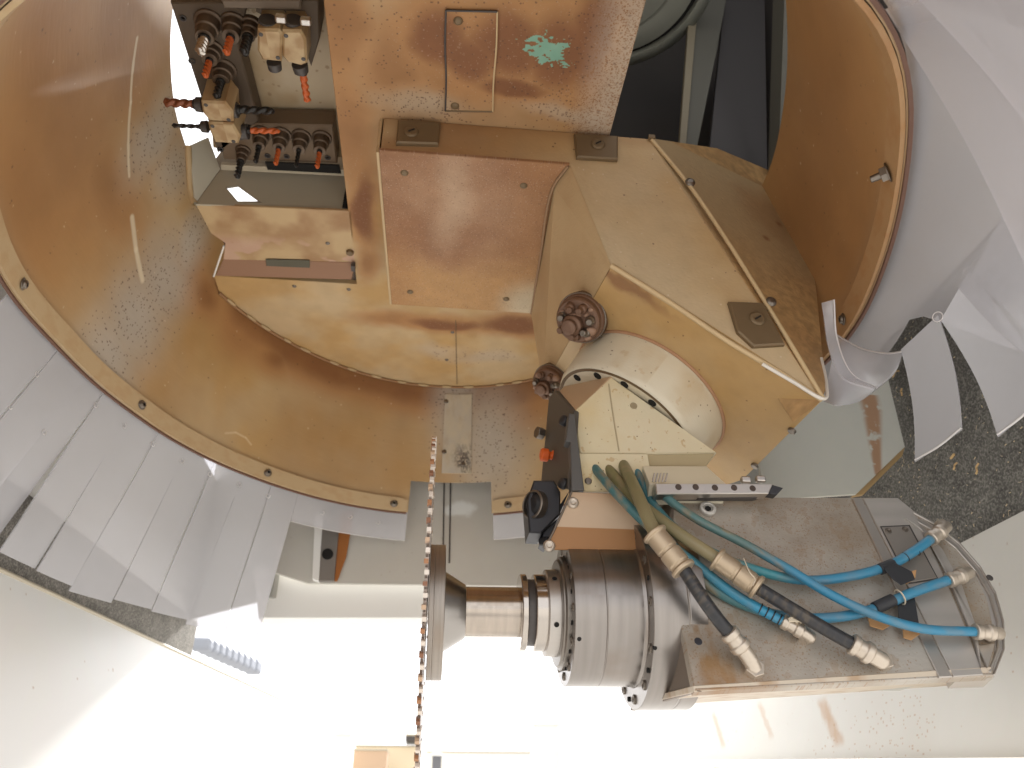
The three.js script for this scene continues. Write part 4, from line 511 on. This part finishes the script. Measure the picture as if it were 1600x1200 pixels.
  part('dark_edge', slab([tA(541, 290), tA(548, 296), tA(549, 328), tA(535, 326)].map(p => p.add(V(0, 0, .004))), .003), M.hole, tray);
  part('side_panel', slab([tA(305, 319), at(297, 227, { X: -.425 }), at(326, 214, { X: -.405 }), tA(345, 264)], .003), std(.56, .53, .43, .5), tray);
  part('side_flange', tube([tA(305, 319), at(299, 305, { X: -.42 }), at(294, 228, { X: -.427 })], .005, 16, 8), M.seam, tray);
  const lt = tanMap(256, 256, -.45, -1.2, .3, .22, (x, z) => { const n = fbm(x * 14, z * 14, 221); let c = mix3(mix3(CREAM, AMBER, .7), BROWN, .7 * sst(.4, .75, n)); c = mix3(c, [.52, .33, .24], .8 * sst(.5, .58, fbm(x * 20, z * 30, 223)) * sst(-1.06, -1.1, z)); return c; });
  const luv = q => [(q.x + .45) / .3, (q.z + 1.2) / .22], lm = withMap(lt, .5, 0, .0004), lA = (x, y, Y = CE) => at(x, y, { Y });
  part('lower_plate', slab([lA(306, 320), lA(549, 330), lA(555, 410), lA(349, 406), lA(352, 380), lA(330, 365)], .005, { uv: luv, holes: [[lA(418, 403), lA(484, 405), lA(484, 408), lA(418, 407)]] }), lm, tray);
  part('folded_lip', slab([lA(349, 405), lA(555, 410), lA(549, 437, .862), lA(337, 431, .862)], .004, { uv: luv }), std(.30, .16, .09, .5), tray);
  part('slot', slab([lA(415, 405, .878), lA(484, 407, .878), lA(484, 419, .873), lA(416, 416, .873)], .002), std(.10, .09, .06, .7), tray);
  part('bare_edge', tube([lA(350, 384, .8785), lA(342, 408, .87), lA(334, 432, .861)], .0018, 12, 6), std(.75, .72, .66, .4), tray);
  part('bolt', turned([[.007, 0], [.006, .006]], lA(547, 393), DN, 14), M.plateBrown, tray); part('screw', turned([[.0045, 0], [.003, .002]], lA(512, 380), DN, 12), M.bolt, tray);
  part('latch', rbox(lA(552, 417, .872), .007, .01, .016, .001), M.dark, tray);
}

// ---------------------------------------------------------------- dark cavity at the upper right
{
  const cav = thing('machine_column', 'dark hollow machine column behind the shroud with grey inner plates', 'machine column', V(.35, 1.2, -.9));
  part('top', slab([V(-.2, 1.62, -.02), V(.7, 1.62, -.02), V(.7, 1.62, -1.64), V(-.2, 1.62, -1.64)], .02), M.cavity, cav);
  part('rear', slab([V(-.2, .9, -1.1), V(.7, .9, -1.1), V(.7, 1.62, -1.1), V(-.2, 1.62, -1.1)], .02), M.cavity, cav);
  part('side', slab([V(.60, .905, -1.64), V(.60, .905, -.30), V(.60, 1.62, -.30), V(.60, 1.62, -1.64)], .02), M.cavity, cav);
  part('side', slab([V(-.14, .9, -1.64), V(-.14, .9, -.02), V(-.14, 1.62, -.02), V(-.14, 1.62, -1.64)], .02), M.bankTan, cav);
  part('added_light_block', slab([V(-.6, 1.3, -.1), V(-.14, 1.3, -.1), V(-.14, 1.3, -.9), V(-.6, 1.3, -.9)], .01), M.cavity, cav);  // unseen slab added to cut skylight entering through the left gap
  const c = at(955, -30, { Y: 1.25 });
  const pul = thing('drive_pulley', 'large grey-green ringed drive pulley seen from below in the dark upper cavity', 'pulley', c);
  part('rim', lathe([[.158, .0], [.178, .0], [.178, .05], [.158, .05], [.158, .0]], c, V(0, 1, 0), 64), M.pulley, pul); part('groove', lathe([[.148, .012], [.158, .012]], c, V(0, 1, 0), 64), M.hole, pul); part('disc', lathe([[.05, .006], [.105, .006], [.106, .012], [.110, .012], [.111, .004], [.148, .004], [.148, .02]], c, V(0, 1, 0), 64), M.pulley, pul); part('hub', lathe([[.0, -.004], [.045, -.004], [.05, .006]], c, V(0, 1, 0), 48), M.cavityGrey, pul);
  const pl = (q, Y1, m, n) => part(n, slab(q, .01), m, cav);
  pl([at(1092, -20, { Z: -.86 }), at(1138, -20, { Z: -.86 }), at(1120, 80, { Z: -.88 }), at(1075, 300, { Z: -.92 }), at(1052, 300, { Z: -.92 })], 0, M.cavityGrey, 'inner_plate');
  pl([at(1080, -20, { Z: -.85 }), at(1093, -20, { Z: -.85 }), at(1066, 300, { Z: -.91 }), at(1056, 300, { Z: -.91 })], 0, std(.24, .21, .15, .6), 'inner_bar');
  pl([at(1132, 0, { Z: -.9 }), at(1195, 0, { Z: -.9 }), at(1200, 320, { Z: -.95 }), at(1100, 320, { Z: -.95 })], 0, std(.07, .066, .068, .6), 'inner_plate');
  pl([at(1208, -20, { X: .5 }), at(1226, -20, { X: .5 }), at(1214, 320, { X: .52 }), at(1198, 320, { X: .52 })], 0, M.cavityGrey, 'inner_bar');
}

// ---------------------------------------------------------------- strip curtains
{
  const offL = Y => 0.010 + Math.max(0, 0.605 - Y) * 0.22;
  const curtain = thing('strip_curtain', 'row of clear grey plastic strips hanging from the left and back rim', 'strip curtain', V(-.4, .6, -1.35));
  const slits = [[17, 635], [69, 675], [150, 633], [195, 665], [239, 694], [284, 720], [328, 741], [374, 757], [419, 775], [461, 788]].map(q => hitWallRev(...q, offL));
  const list = [{ a: -1.78, Y: .56 }, { a: -1.55, Y: .56 }, ...slits]; list.sort((p, q) => p.a - q.a);
  seed = 21;
  for (let i = 0; i < list.length - 1; i++) {
    const A = list[i], B = list[i + 1], tip = rr(-.008, .012), tw = rr(-.006, .006), g = []; const Yt = lerp(.352, .338, i / list.length) + rr(-.005, .005);
    for (let k = 0; k <= 5; k++) { const f = k / 5, r = []; for (let j = 0; j <= 8; j++) { const Y = lerp(.612, Yt, j / 8), sl = Math.min(1, Math.max(0, (.565 - Y) / .02)); const gap = (.0007 * sl + .0001) / .55; const a = lerp(A.a + gap, B.a - gap, f); r.push(wallP(a, Y, offL(Y) + (tip + tw * (f - .5) * 2) * sst(.56, .34, Y) + (i % 2) * .0022)); } g.push(r); }
    part('strip', sheet(g, .002), M.flap, curtain);
    if (i > 0) { const p = wallP(A.a, A.Y, offL(A.Y) - .0012), d = V(0, p.y, -1).sub(p); part('slit_hole', new THREE.TorusGeometry(.0040, .0005, 6, 18).applyQuaternion(new THREE.Quaternion().setFromUnitVectors(V(0, 0, 1), d.normalize())).translate(...p.toArray()), M.flapEdge, curtain); }
  }
  const trim = (a0, a1, yb, par, n) => { const g = []; for (let k = 0; k <= 12; k++) { const r = []; for (let j = 0; j <= 3; j++) { const Y = lerp(.612, yb, j / 3); r.push(wallP(lerp(a0, a1, k / 12), Y, offL(Y))); } g.push(r); } part(n, sheet(g, .002), M.flap, par); const e = []; for (let k = 0; k <= 12; k++) e.push(wallP(lerp(a0, a1, k / 12), yb, offL(yb))); part('cut_edge', tube(e, .0011, 30, 5), M.flapEdge, par); };
  const e1 = hitWallRev(634, 830, offL).a, e0 = list[list.length - 1].a; trim(e0 + .001, e1, .548, curtain, 'trimmed_strip');
  for (const [x, y] of [[504, 801], [547, 808], [591, 816]]) { const h = hitWallRev(x, y, offL), p = wallP(h.a, h.Y, offL(h.Y) - .0014); part('slit_hole', new THREE.TorusGeometry(.0038, .0005, 6, 18).translate(...p.toArray()), M.flapEdge, curtain); }
  const cr = thing('strip_curtain', 'short trimmed clear plastic strip at the back rim right of the saw blade', 'strip curtain', V(.16, .6, -1.6));
  trim(hitWallRev(771, 835, offL).a, .55, .552, cr, 'trimmed_strip');
  // right side
  const offR = Y => .012 + Math.max(0, .605 - Y) * .35;
  const rc = thing('strip_curtain', 'clear plastic sheet with wide splayed strips hanging from the right rim over dark felt', 'strip curtain', V(.55, .6, -.75));
  { const g = []; for (let k = 0; k <= 30; k++) { const a = lerp(1.60, 2.72, k / 30), r = []; for (let j = 0; j <= 6; j++) { const Y = lerp(.614, lerp(.556, .41, sst(1.98, 2.15, a)), j / 6); r.push(wallP(a, Y, offR(Y))); } g.push(r); } part('top_sheet', sheet(g, .002), M.flap, rc); }
  const strip = (tl, tr, bl, brr, bow = .01) => { const rows = []; for (let j = 0; j <= 4; j++) { const f = j / 4, r = []; for (let i = 0; i <= 3; i++) { const p = tl.clone().lerp(tr, i / 3).lerp(bl.clone().lerp(brr, i / 3), f); p.x += bow * Math.sin(f * Math.PI) * 1; r.push(p); } rows.push(r); } const o = part('strip', patch(rows, .002, 5), M.flap, rc); const e = [bl, bl.clone().lerp(brr, .5), brr]; part('cut_edge', tube([bl.clone().lerp(tl, .02), bl.clone().lerp(brr, .5), brr.clone().lerp(tr, .02)], .0014, 30, 5), M.flapEdge, o); };
  const T = (x, y, X) => at(x, y, { X }); const w = (a, Y) => wallP(a, Y, offR(Y) + .001);
  strip(T(1408, 546, .535), T(1466, 492, .55), T(1430, 722, .56), T(1503, 672, .58), .006); strip(T(1470, 500, .552), T(1514, 424, .565), T(1560, 683, .60), T(1640, 612, .62), .008); strip(T(1518, 430, .566), T(1570, 330, .56), T(1700, 640, .66), T(1800, 560, .66), .008);
  for (const [x, y] of [[1465, 495], [1513, 425]]) { const p = T(x, y, x < 1500 ? .549 : .563); part('slit_hole', new THREE.TorusGeometry(.0055, .0006, 6, 20).applyQuaternion(new THREE.Quaternion().setFromUnitVectors(V(0, 0, 1), V(-.8, -.2, .5).normalize())).translate(...p.toArray()), M.flapEdge, rc); }
  // strip pushed aside and curled by the housing
  const cf = thing('curled_strip', 'curled clear plastic strip pushed aside by the tip of the gearbox housing', 'plastic strip', T(1350, 570, .52));
  part('strip', patch([[T(1308, 524, .525), T(1345, 544, .535), T(1385, 552, .54), T(1410, 549, .537)], [T(1300, 560, .50), T(1330, 580, .52), T(1375, 590, .545), T(1400, 580, .55)], [T(1288, 628, .485), T(1310, 634, .49), T(1345, 625, .53), T(1370, 607, .55)]], .002, 8), M.flap, cf);
  part('folded_edge', patch([[T(1284, 474, .475), T(1295, 545, .475), T(1318, 592, .478), T(1366, 609, .50)], [T(1303, 468, .485), T(1308, 530, .492), T(1332, 585, .50), T(1370, 606, .53)]], .002, 6), M.flap, cf);
  part('cut_edge', tube([T(1303, 468, .484), T(1308, 530, .491), T(1332, 585, .499), T(1370, 606, .529)], .0012, 30, 5), M.flapEdge, cf);
  part('cut_edge', tube([T(1308, 524, .524), T(1345, 544, .534), T(1385, 552, .539), T(1410, 549, .536)], .0012, 30, 5), M.flapEdge, cf);
  // near strips at the front right, out of focus
  const nc = thing('strip_curtain', 'blurred white plastic strips hanging close to the camera at the upper right', 'strip curtain', V(.42, .6, -.42));
  const ns = (q, X) => part('strip', patch([[T(...q[0]), T(...q[1])], [T(...q[0]).lerp(T(...q[2]), .5).add(V(.008, 0, .0)), T(...q[1]).lerp(T(...q[3]), .5).add(V(.008, 0, 0))], [T(...q[2]), T(...q[3])]], .002, 5), M.flap, nc);
  ns([[1385, 14, .375], [1450, -30, .36], [1630, 470, .43], [1760, 400, .42]]); ns([[1430, -10, .345], [1560, -80, .33], [1700, 330, .40], [1850, 210, .38]]); ns([[1380, -30, .33], [1560, -160, .30], [1640, 60, .36], [1800, -40, .33]]);
}

// ---------------------------------------------------------------- guards, felt, back plate
{
  const gt = tex(1024, 512, (u, v) => { const n = fbm(u * 8, v * 4, 301); let c = mix3([.80, .79, .77], [.76, .75, .72], n); if (speck(u * 2, v, 260, .998, 3)) c = mix3(c, [.35, .2, .1], .6); return c; });
  const lg = thing('side_guard', 'plain white side guard panel at lower left below the felt', 'guard panel', V(-.65, .35, -1.3));
  const a = z => .346 + (-1.238 - z) * .0684;
  part('panel', slab([V(-.65, a(-.3), -.3), V(-.65, a(-5.6), -5.6), V(-.36, a(-5.6) - 1.1, -5.6), V(-.36, a(-.3) - 1.1, -.3)], .006, { uv: q => [-q.z / 3, q.y / 1.5 + .5] }), withMap(gt, .45), lg);
  part('top_edge', tube([V(-.65, a(-.3), -.3), V(-.65, a(-2.5), -2.5), V(-.65, a(-5.6), -5.6)], .004, 40, 6), M.beige, lg);
  const rg = thing('side_guard', 'white side guard panel at lower right with rust drips, behind the spindle motor', 'guard panel', V(.65, .3, -1.3));
  const pR = V(.80, .388, -.946), b = z => .388 + (-.946 - z) * .019; const gn = V(-1, .28, 0).normalize(), gA = (x, y) => at(x, y, { p: pR, n: gn });
  const drips = [[1275, 1095, 1297, 1160, 1], [1110, 1115, 1122, 1165, .7], [1180, 1100, 1195, 1150, .6], [1035, 1118, 1040, 1150, .35]].map(q => [gA(q[0], q[1]), gA(q[2], q[3]), q[4]]);
  const sp0 = gA(1400, 1110);
  const rt = tex(2048, 256, (u, v) => { const z = lerp(-.1, -5.1, u), y = lerp(0, .5, v), n = fbm(z * 8, y * 8, 311), n2 = fbm(z * 60, y * 60, 312); let c = mix3([.69, .68, .64], [.64, .62, .57], n); for (const [p, q, s] of drips) { const t = clamp((p.y - y) / (p.y - q.y)); const d = Math.abs(z - lerp(p.z, q.z, t)); const w = .03 * s; c = mix3(c, [.47, .27, .12], .9 * s * sst(p.y + .012, p.y - .01, y) * sst(q.y - .012, q.y + .006, y) * (1 - sst(w * .3, w, d + (n2 - .5) * .02)) * (.55 + .45 * n2)); } const m = spot(z, y, sp0.z, sp0.y - .02, .35, .09, 1.2); if (n > .45 && speck(z * .7, y, 300, 1 - .10 * m * m, 7)) c = mix3(c, [.40, .2, .08], .7); if (speck(z, y, 200, .996, 9)) c = mix3(c, [.4, .25, .15], .4); return c; });
    part('panel', slab([V(.80, b(-.1), -.1), V(.80, b(-5.0), -5.0), gA(842, 1192), gA(1700, 1183)].map((p, i) => i < 2 ? p : p), .006, { uv: q => [(-.1 - q.z) / 5, q.y / .5] }), withMap(rt, .45), rg);
  const l0 = gA(845, 1190), l1 = gA(1700, 1182); const ld = l1.clone().sub(l0);
  const led = part('ledge', slab([l0.clone().add(V(-.004, 0, 0)), l1.clone().add(V(-.004, 0, 0)), l1.clone().add(V(-.05, -.035, 0)), l0.clone().add(V(-.05, -.035, 0))], .008), std(.42, .37, .28, .6), rg);
  for (let i = 0; i < 16; i++) { const q0 = gA(1130 + i * 32, 1190), q1 = gA(1154 + i * 32, 1190); part('slat', slab([q0.clone().add(V(-.03, -.012, 0)), q1.clone().add(V(-.03, -.012, 0)), q1.clone().add(V(-.03, -.09, 0)), q0.clone().add(V(-.03, -.09, 0))], .01), std(.36, .29, .18, .7), rg); }
  // felt
  const ft = tex(512, 512, (u, v) => { const n = vn(u * 170, v * 170, 321), m = fbm(u * 10, v * 10, 322), h = vn(u * 90, v * 256, 323); let k = .06 + .16 * n * n + .08 * m; if (h > .86) k += .08; return [k * 1.0, k * .96, k * .86]; });
  const fb = gtex(512, 512, (u, v) => .5 * vn(u * 170, v * 170, 321) + .5 * vn(u * 60, v * 60, 325));
  const feltM = new THREE.MeshStandardMaterial({ map: ft, roughness: 1, bumpMap: fb, bumpScale: .004 });
  const fuv = q => [q.z * 2.5, q.y * 2.5];
  const fr = struct('felt_lining', slab([V(.82, b(-.1) - .02, -.1), V(.82, .80, -.1), V(.82, .80, -1.7), V(.82, b(-1.7) - .02, -1.7)], .02, { uv: fuv }), feltM);
  const ft2 = tex(512, 512, (u, v) => { const n = vn(u * 170, v * 170, 331), m = fbm(u * 10, v * 10, 332); let k = .10 + .24 * n * n + .10 * m; return [k, k * .93, k * .82]; });
  const fl = struct('felt_lining_left', slab([V(-.67, .25, -.1), V(-.67, .44, -.1), V(-.67, .53, -2.39), V(-.67, .4, -2.39)], .02, { uv: fuv }), new THREE.MeshStandardMaterial({ map: ft2, roughness: 1, bumpMap: fb, bumpScale: .003 }));
  struct('added_cabinet_roof', slab([V(-.9, .94, -.55), V(-.9, .94, -1.66), V(-.1, .94, -1.66), V(-.1, .94, -1.5), V(-.36, .94, -1.29), V(-.445, .94, -1.215), V(-.478, .94, -1.14), V(-.49, .94, -1.0), V(-.515, .94, -.85), V(-.525, .94, -.55)], .01), M.greyPaint);  // roof added to keep overhead sky off the left strips and guard
  { const e = V(-.67, .53, -2.36); struct('cabinet_rear_wall', slab([V(-.335, .43, -1.69), V(-.70, e.y, e.z), V(-.70, 1.45, e.z), V(-.335, 1.45, -1.69)], .01), M.greyPaint); }
  struct('cabinet_side_wall', slab([V(-.675, .2, -.1), V(-.675, .94, -.1), V(-.675, .94, -2.4), V(-.675, .4, -2.4)], .01), M.white); struct('cabinet_side_wall_right', slab([V(.825, .3, -.1), V(.825, 1.25, -.1), V(.825, 1.25, -1.72), V(.825, .3, -1.72)], .01), M.white);
  // chips caught in the felt
  seed = 77; const chipG = []; for (let i = 0; i < 900; i++) { const z = rr(-1.6, -.4), y = rr(.40, .9), L = rr(.0015, .0045); const g = rnd() < .5 ? new THREE.BoxGeometry(.001, L, .0012) : tube([V(0, 0, 0), V(-.001, L * .6, L * .5), V(0, L, L * 1.3)], .0004, 5, 4).toNonIndexed(); g.rotateX(rr(0, 6.3)); g.translate(.8185 - rr(0, .003), y, z); chipG.push(g); }
  const st = part('wood_shavings', merge(chipG), std(.55, .45, .3, .85)); st.userData = { kind: 'stuff', label: 'fine pale wood shavings scattered over the dark right felt', category: 'wood shavings' };
  for (const [x, y, l, r, lab] of [[1393, 587, .022, 1.5, 'straight splinter highest on the felt beside the curled strip'], [1409, 618, .013, .1, 'short upright splinter below the curled strip'], [1382, 644, .016, 1.4, 'splinter lying at the edge of the grey plate'], [1488, 713, .013, 1.3, 'reddish splinter under the tip of the first wide strip'], [1525, 740, .016, .5, 'curled orange chip in the middle of the felt'], [1490, 733, .012, .8, 'pale curled shaving left of the orange chip']]) { const p = at(x, y, { X: .813 }); const o = thing('wood_chip', lab, 'wood chip', p); part('chip', lab.includes('curled') ? tube([V(0, 0, 0), V(-.002, l * .3, l * .3), V(0, l * .6, 0), V(.001, l, l * .2)], .0016, 12, 6).rotateX(r).translate(...p.toArray()) : rbox(p, .003, l, .0035, .0008, [r + .1, 0, .1]), M.chip, o); }
  // grey plate with rust trail at the right
  const Zg = -1.165; const gp = thing('grey_guard_plate', 'grey-green guard plate with rust trail beside the dark felt on the right', 'guard plate', at(1300, 700, { Z: Zg }));
  const q0 = at(1362, 640, { Z: Zg }), q1 = at(1372, 740, { Z: Zg });
  const gpt = tex(512, 512, (u, v) => { const x = lerp(.55, 1.0, u), y = lerp(.38, .72, v), n = fbm(x * 30, y * 30, 341), n2 = fbm(x * 80, y * 80, 342); let c = mix3([.58, .58, .52], [.62, .61, .54], n); const t = clamp((q0.y - y) / (q0.y - q1.y)); const d = Math.abs(x - lerp(q0.x, q1.x, t)); const w = lerp(.022, .008, t); if (y < q0.y + .03) c = mix3(c, [.40, .20, .09], .85 * (1 - sst(w * .4, w * 1.1, d)) * sst(.38, .55, n2 + .12)); return c; });
  part('plate', slab([[1180, 600], [1386, 584], [1414, 698], [1338, 772], [1190, 782]].map(p => at(...p, { Z: Zg })), .006, { uv: q => [(q.x - .55) / .45, (q.y - .38) / .34] }), withMap(gpt, .42), gp);
  part('trim', slab([[1414, 698], [1410, 712], [1350, 772], [1332, 775]].map(p => at(...p, { Z: Zg - .012 })), .01), std(.45, .30, .14, .6), gp);
  // back plate and beam
  const Zb = -1.68; const bp = thing('back_plate', 'grey painted plate behind the back rim, below the notch in the shroud', 'machine plate', V(0, .6, Zb));
  const bA = (x, y) => at(x, y, { Z: Zb });
  const sm0 = bA(718, 795); const bpt = tex(512, 256, (u, v) => { const n = fbm(u * 10, v * 5, 351); let c = mix3([.58, .56, .51], [.53, .50, .45], n); { const x = u - .4, y = v * .5 + .4, px = (x - sm0.x) , py = y - sm0.y; const e = Math.hypot((px + py * .9) / .05, (py * .9 - px * .2) / .022) + (fbm(x * 40, y * 40, 353) - .5); c = mix3(c, [.85, .87, .86], .7 * (1 - sst(.5, 1.1, e))); } if (speck(u * 2, v, 200, .997, 3)) c = mix3(c, [.3, .2, .12], .5); return c; });
  part('plate', slab([bA(428, 895), bA(482, 912), bA(900, 917), V(.60, bA(900, 917).y, Zb), V(.60, .75, Zb), V(-.37, .75, Zb)], .006, { uv: q => [(q.x + .4), (q.y - .4) * 2], b: .0015 }), withMap(bpt, .45), bp);
  part('added_sun_wall', slab([V(-.40, .7, Zb - .03), V(.9, .7, Zb - .03), V(.9, 1.66, Zb - .03), V(-.40, 1.66, Zb - .03)], .02), M.greyPaint, bp);  // hidden wall added behind the shroud, raised to block the sun
  const jl = x => slab([bA(x, 752), bA(x + 2.2, 752), bA(x + 2.2 - 2, 880), bA(x - 2, 880)].map(p => p.add(V(0, 0, .002))), .002, { b: 0 }); part('join_line', jl(693), M.dark, bp); part('join_line', jl(703), M.dark, bp);
  const bm = thing('cross_beam', 'white cross beam under the grey back plate, bright with daylight', 'beam', V(0, .4, Zb - .06));
  const mA = (x, y) => at(x, y, { Z: Zb - .03 }); part('beam', slab([mA(396, 886), mA(404, 966), mA(900, 966), mA(900, 900)], .06, { b: .002 }), M.beam, bm);
  // angle bracket with rust on the back plate
  const Za = Zb + .004; const an = thing('angle_bracket', 'vertical steel angle with black bolts and a rust run behind the strips', 'bracket', bA(520, 850)); const aA = (x, y, h = 0) => at(x, y, { Z: Za + h });
  part('flange', slab([[503, 796], [532, 798], [522, 908], [497, 908]].map(p => aA(...p, .01)), .008), std(.26, .24, .22, .45, .6), an); part('web', slab([[492, 800], [505, 798], [498, 908], [488, 904]].map(p => aA(...p, .012)), .02), M.beam, an);
  const rust = tex(128, 256, (u, v) => mix3([.42, .40, .35], [.36, .13, .03], sst(.3, .55, fbm(u * 5, v * 8, 361) * .6 + .5 * (1 - Math.abs(u - .5) * 1.4)))); part('rust_strip', slab([[531, 798], [553, 799], [541, 870], [527, 908], [521, 908]].map(p => aA(...p, .004)), .003, { uv: q => [(q.x - aA(524, 850).x) * 14 + .3, (q.y - .4) * 4] }), withMap(rust, .8), an, 'rusty strip');
  for (const [x, y] of [[521, 799], [512, 866]]) part('bolt', turned([[.012, 0], [.011, .006]], aA(x, y, .01), V(0, 0, 1), 18), M.hole, an);
}

// ---------------------------------------------------------------- blurred hall beyond
{
  const z = -5.2, A = (x, y, Z = z) => at(x, y, { Z });
  const post = (x0, x1, y0, label, Z = z, m = M.white, name = 'post', cat = 'post') => { const o = thing(name, label, cat, A((x0 + x1) / 2, y0, Z).setY(-1.3)); const p = A(x0, y0, Z), q = A(x1, y0, Z), w = q.x - p.x; part('shaft', rbox(V((p.x + q.x) / 2, (p.y - 1.3) / 2, Z - .05), w, p.y + 1.3, .1, .004), m, o); part('top_cap', rbox(V((p.x + q.x) / 2, p.y + .006, Z - .05), w * 1.25, .02, .12, .004), M.beam, o); };
  post(524, 546, 1147, 'white post at the end of the left guard, farthest left in the bright hall'); post(838, 872, 1132, 'pale post at the far end of the right guard', -4.6, M.beam); post(676, 690, 1180, 'thin dark post right of the saw blade in the bright hall', -5.2, std(.16, .16, .17, .6));
  const box = (q, label, m, Z = -5.8, name = 'cardboard_box', cat = 'box') => { const p = A(q[0], q[1], Z), r = A(q[2], q[3], Z); const o = thing(name, label, cat, V((p.x + r.x) / 2, r.y, Z)); part('body', rbox(V((p.x + r.x) / 2, (p.y + r.y) / 2, Z - .15), Math.abs(r.x - p.x), Math.abs(p.y - r.y), .3, .004), m, o); const tp = part('lid_edge', rbox(V((p.x + r.x) / 2, p.y + .003, Z - .15), Math.abs(r.x - p.x) * 1.02, .012, .31, .002), M.beige, o); };
  box([556, 1166, 650, 1290], 'tan cardboard box standing left of the saw blade in the hall', std(.80, .68, .48, .8)); box([553, 1172, 597, 1290], 'darker brown carton in front of the tan box', std(.60, .42, .28, .8), -5.4); box([634, 1149, 652, 1157], 'small black box on top of the tan carton', M.dark, -5.7, 'black_box', 'box'); box([668, 1175, 830, 1290], 'white cabinet low beyond the saw blade', M.white, -6.4, 'white_cabinet', 'cabinet');
  const t = thing('tie_cable', 'thin cable sagging from the end of the left guard', 'cable', A(520, 1123)); part('cable', tube([A(515, 1122), A(560, 1129), A(600, 1127), A(628, 1122)], .004, 20, 6), M.beige, t);
  const bw = thing('bellows_cover', 'pale grey ribbed bellows lying beyond the left felt', 'bellows', at(350, 1020, { X: -.7 })); for (let i = 0; i < 9; i++) { const f = i / 8, p = at(316 + f * 78, lerp(1012, 1046, f) - 16, { X: -.69 }), q = at(316 + f * 78, lerp(1012, 1046, f) + 7, { X: -.69 }); part('rib', rbox(p.clone().add(q).multiplyScalar(.5), .06, Math.abs(p.y - q.y), .05 + .05 * f, .012), std(.30, .32, .37, .6), bw); }
}

renderer.render(scene, camera);
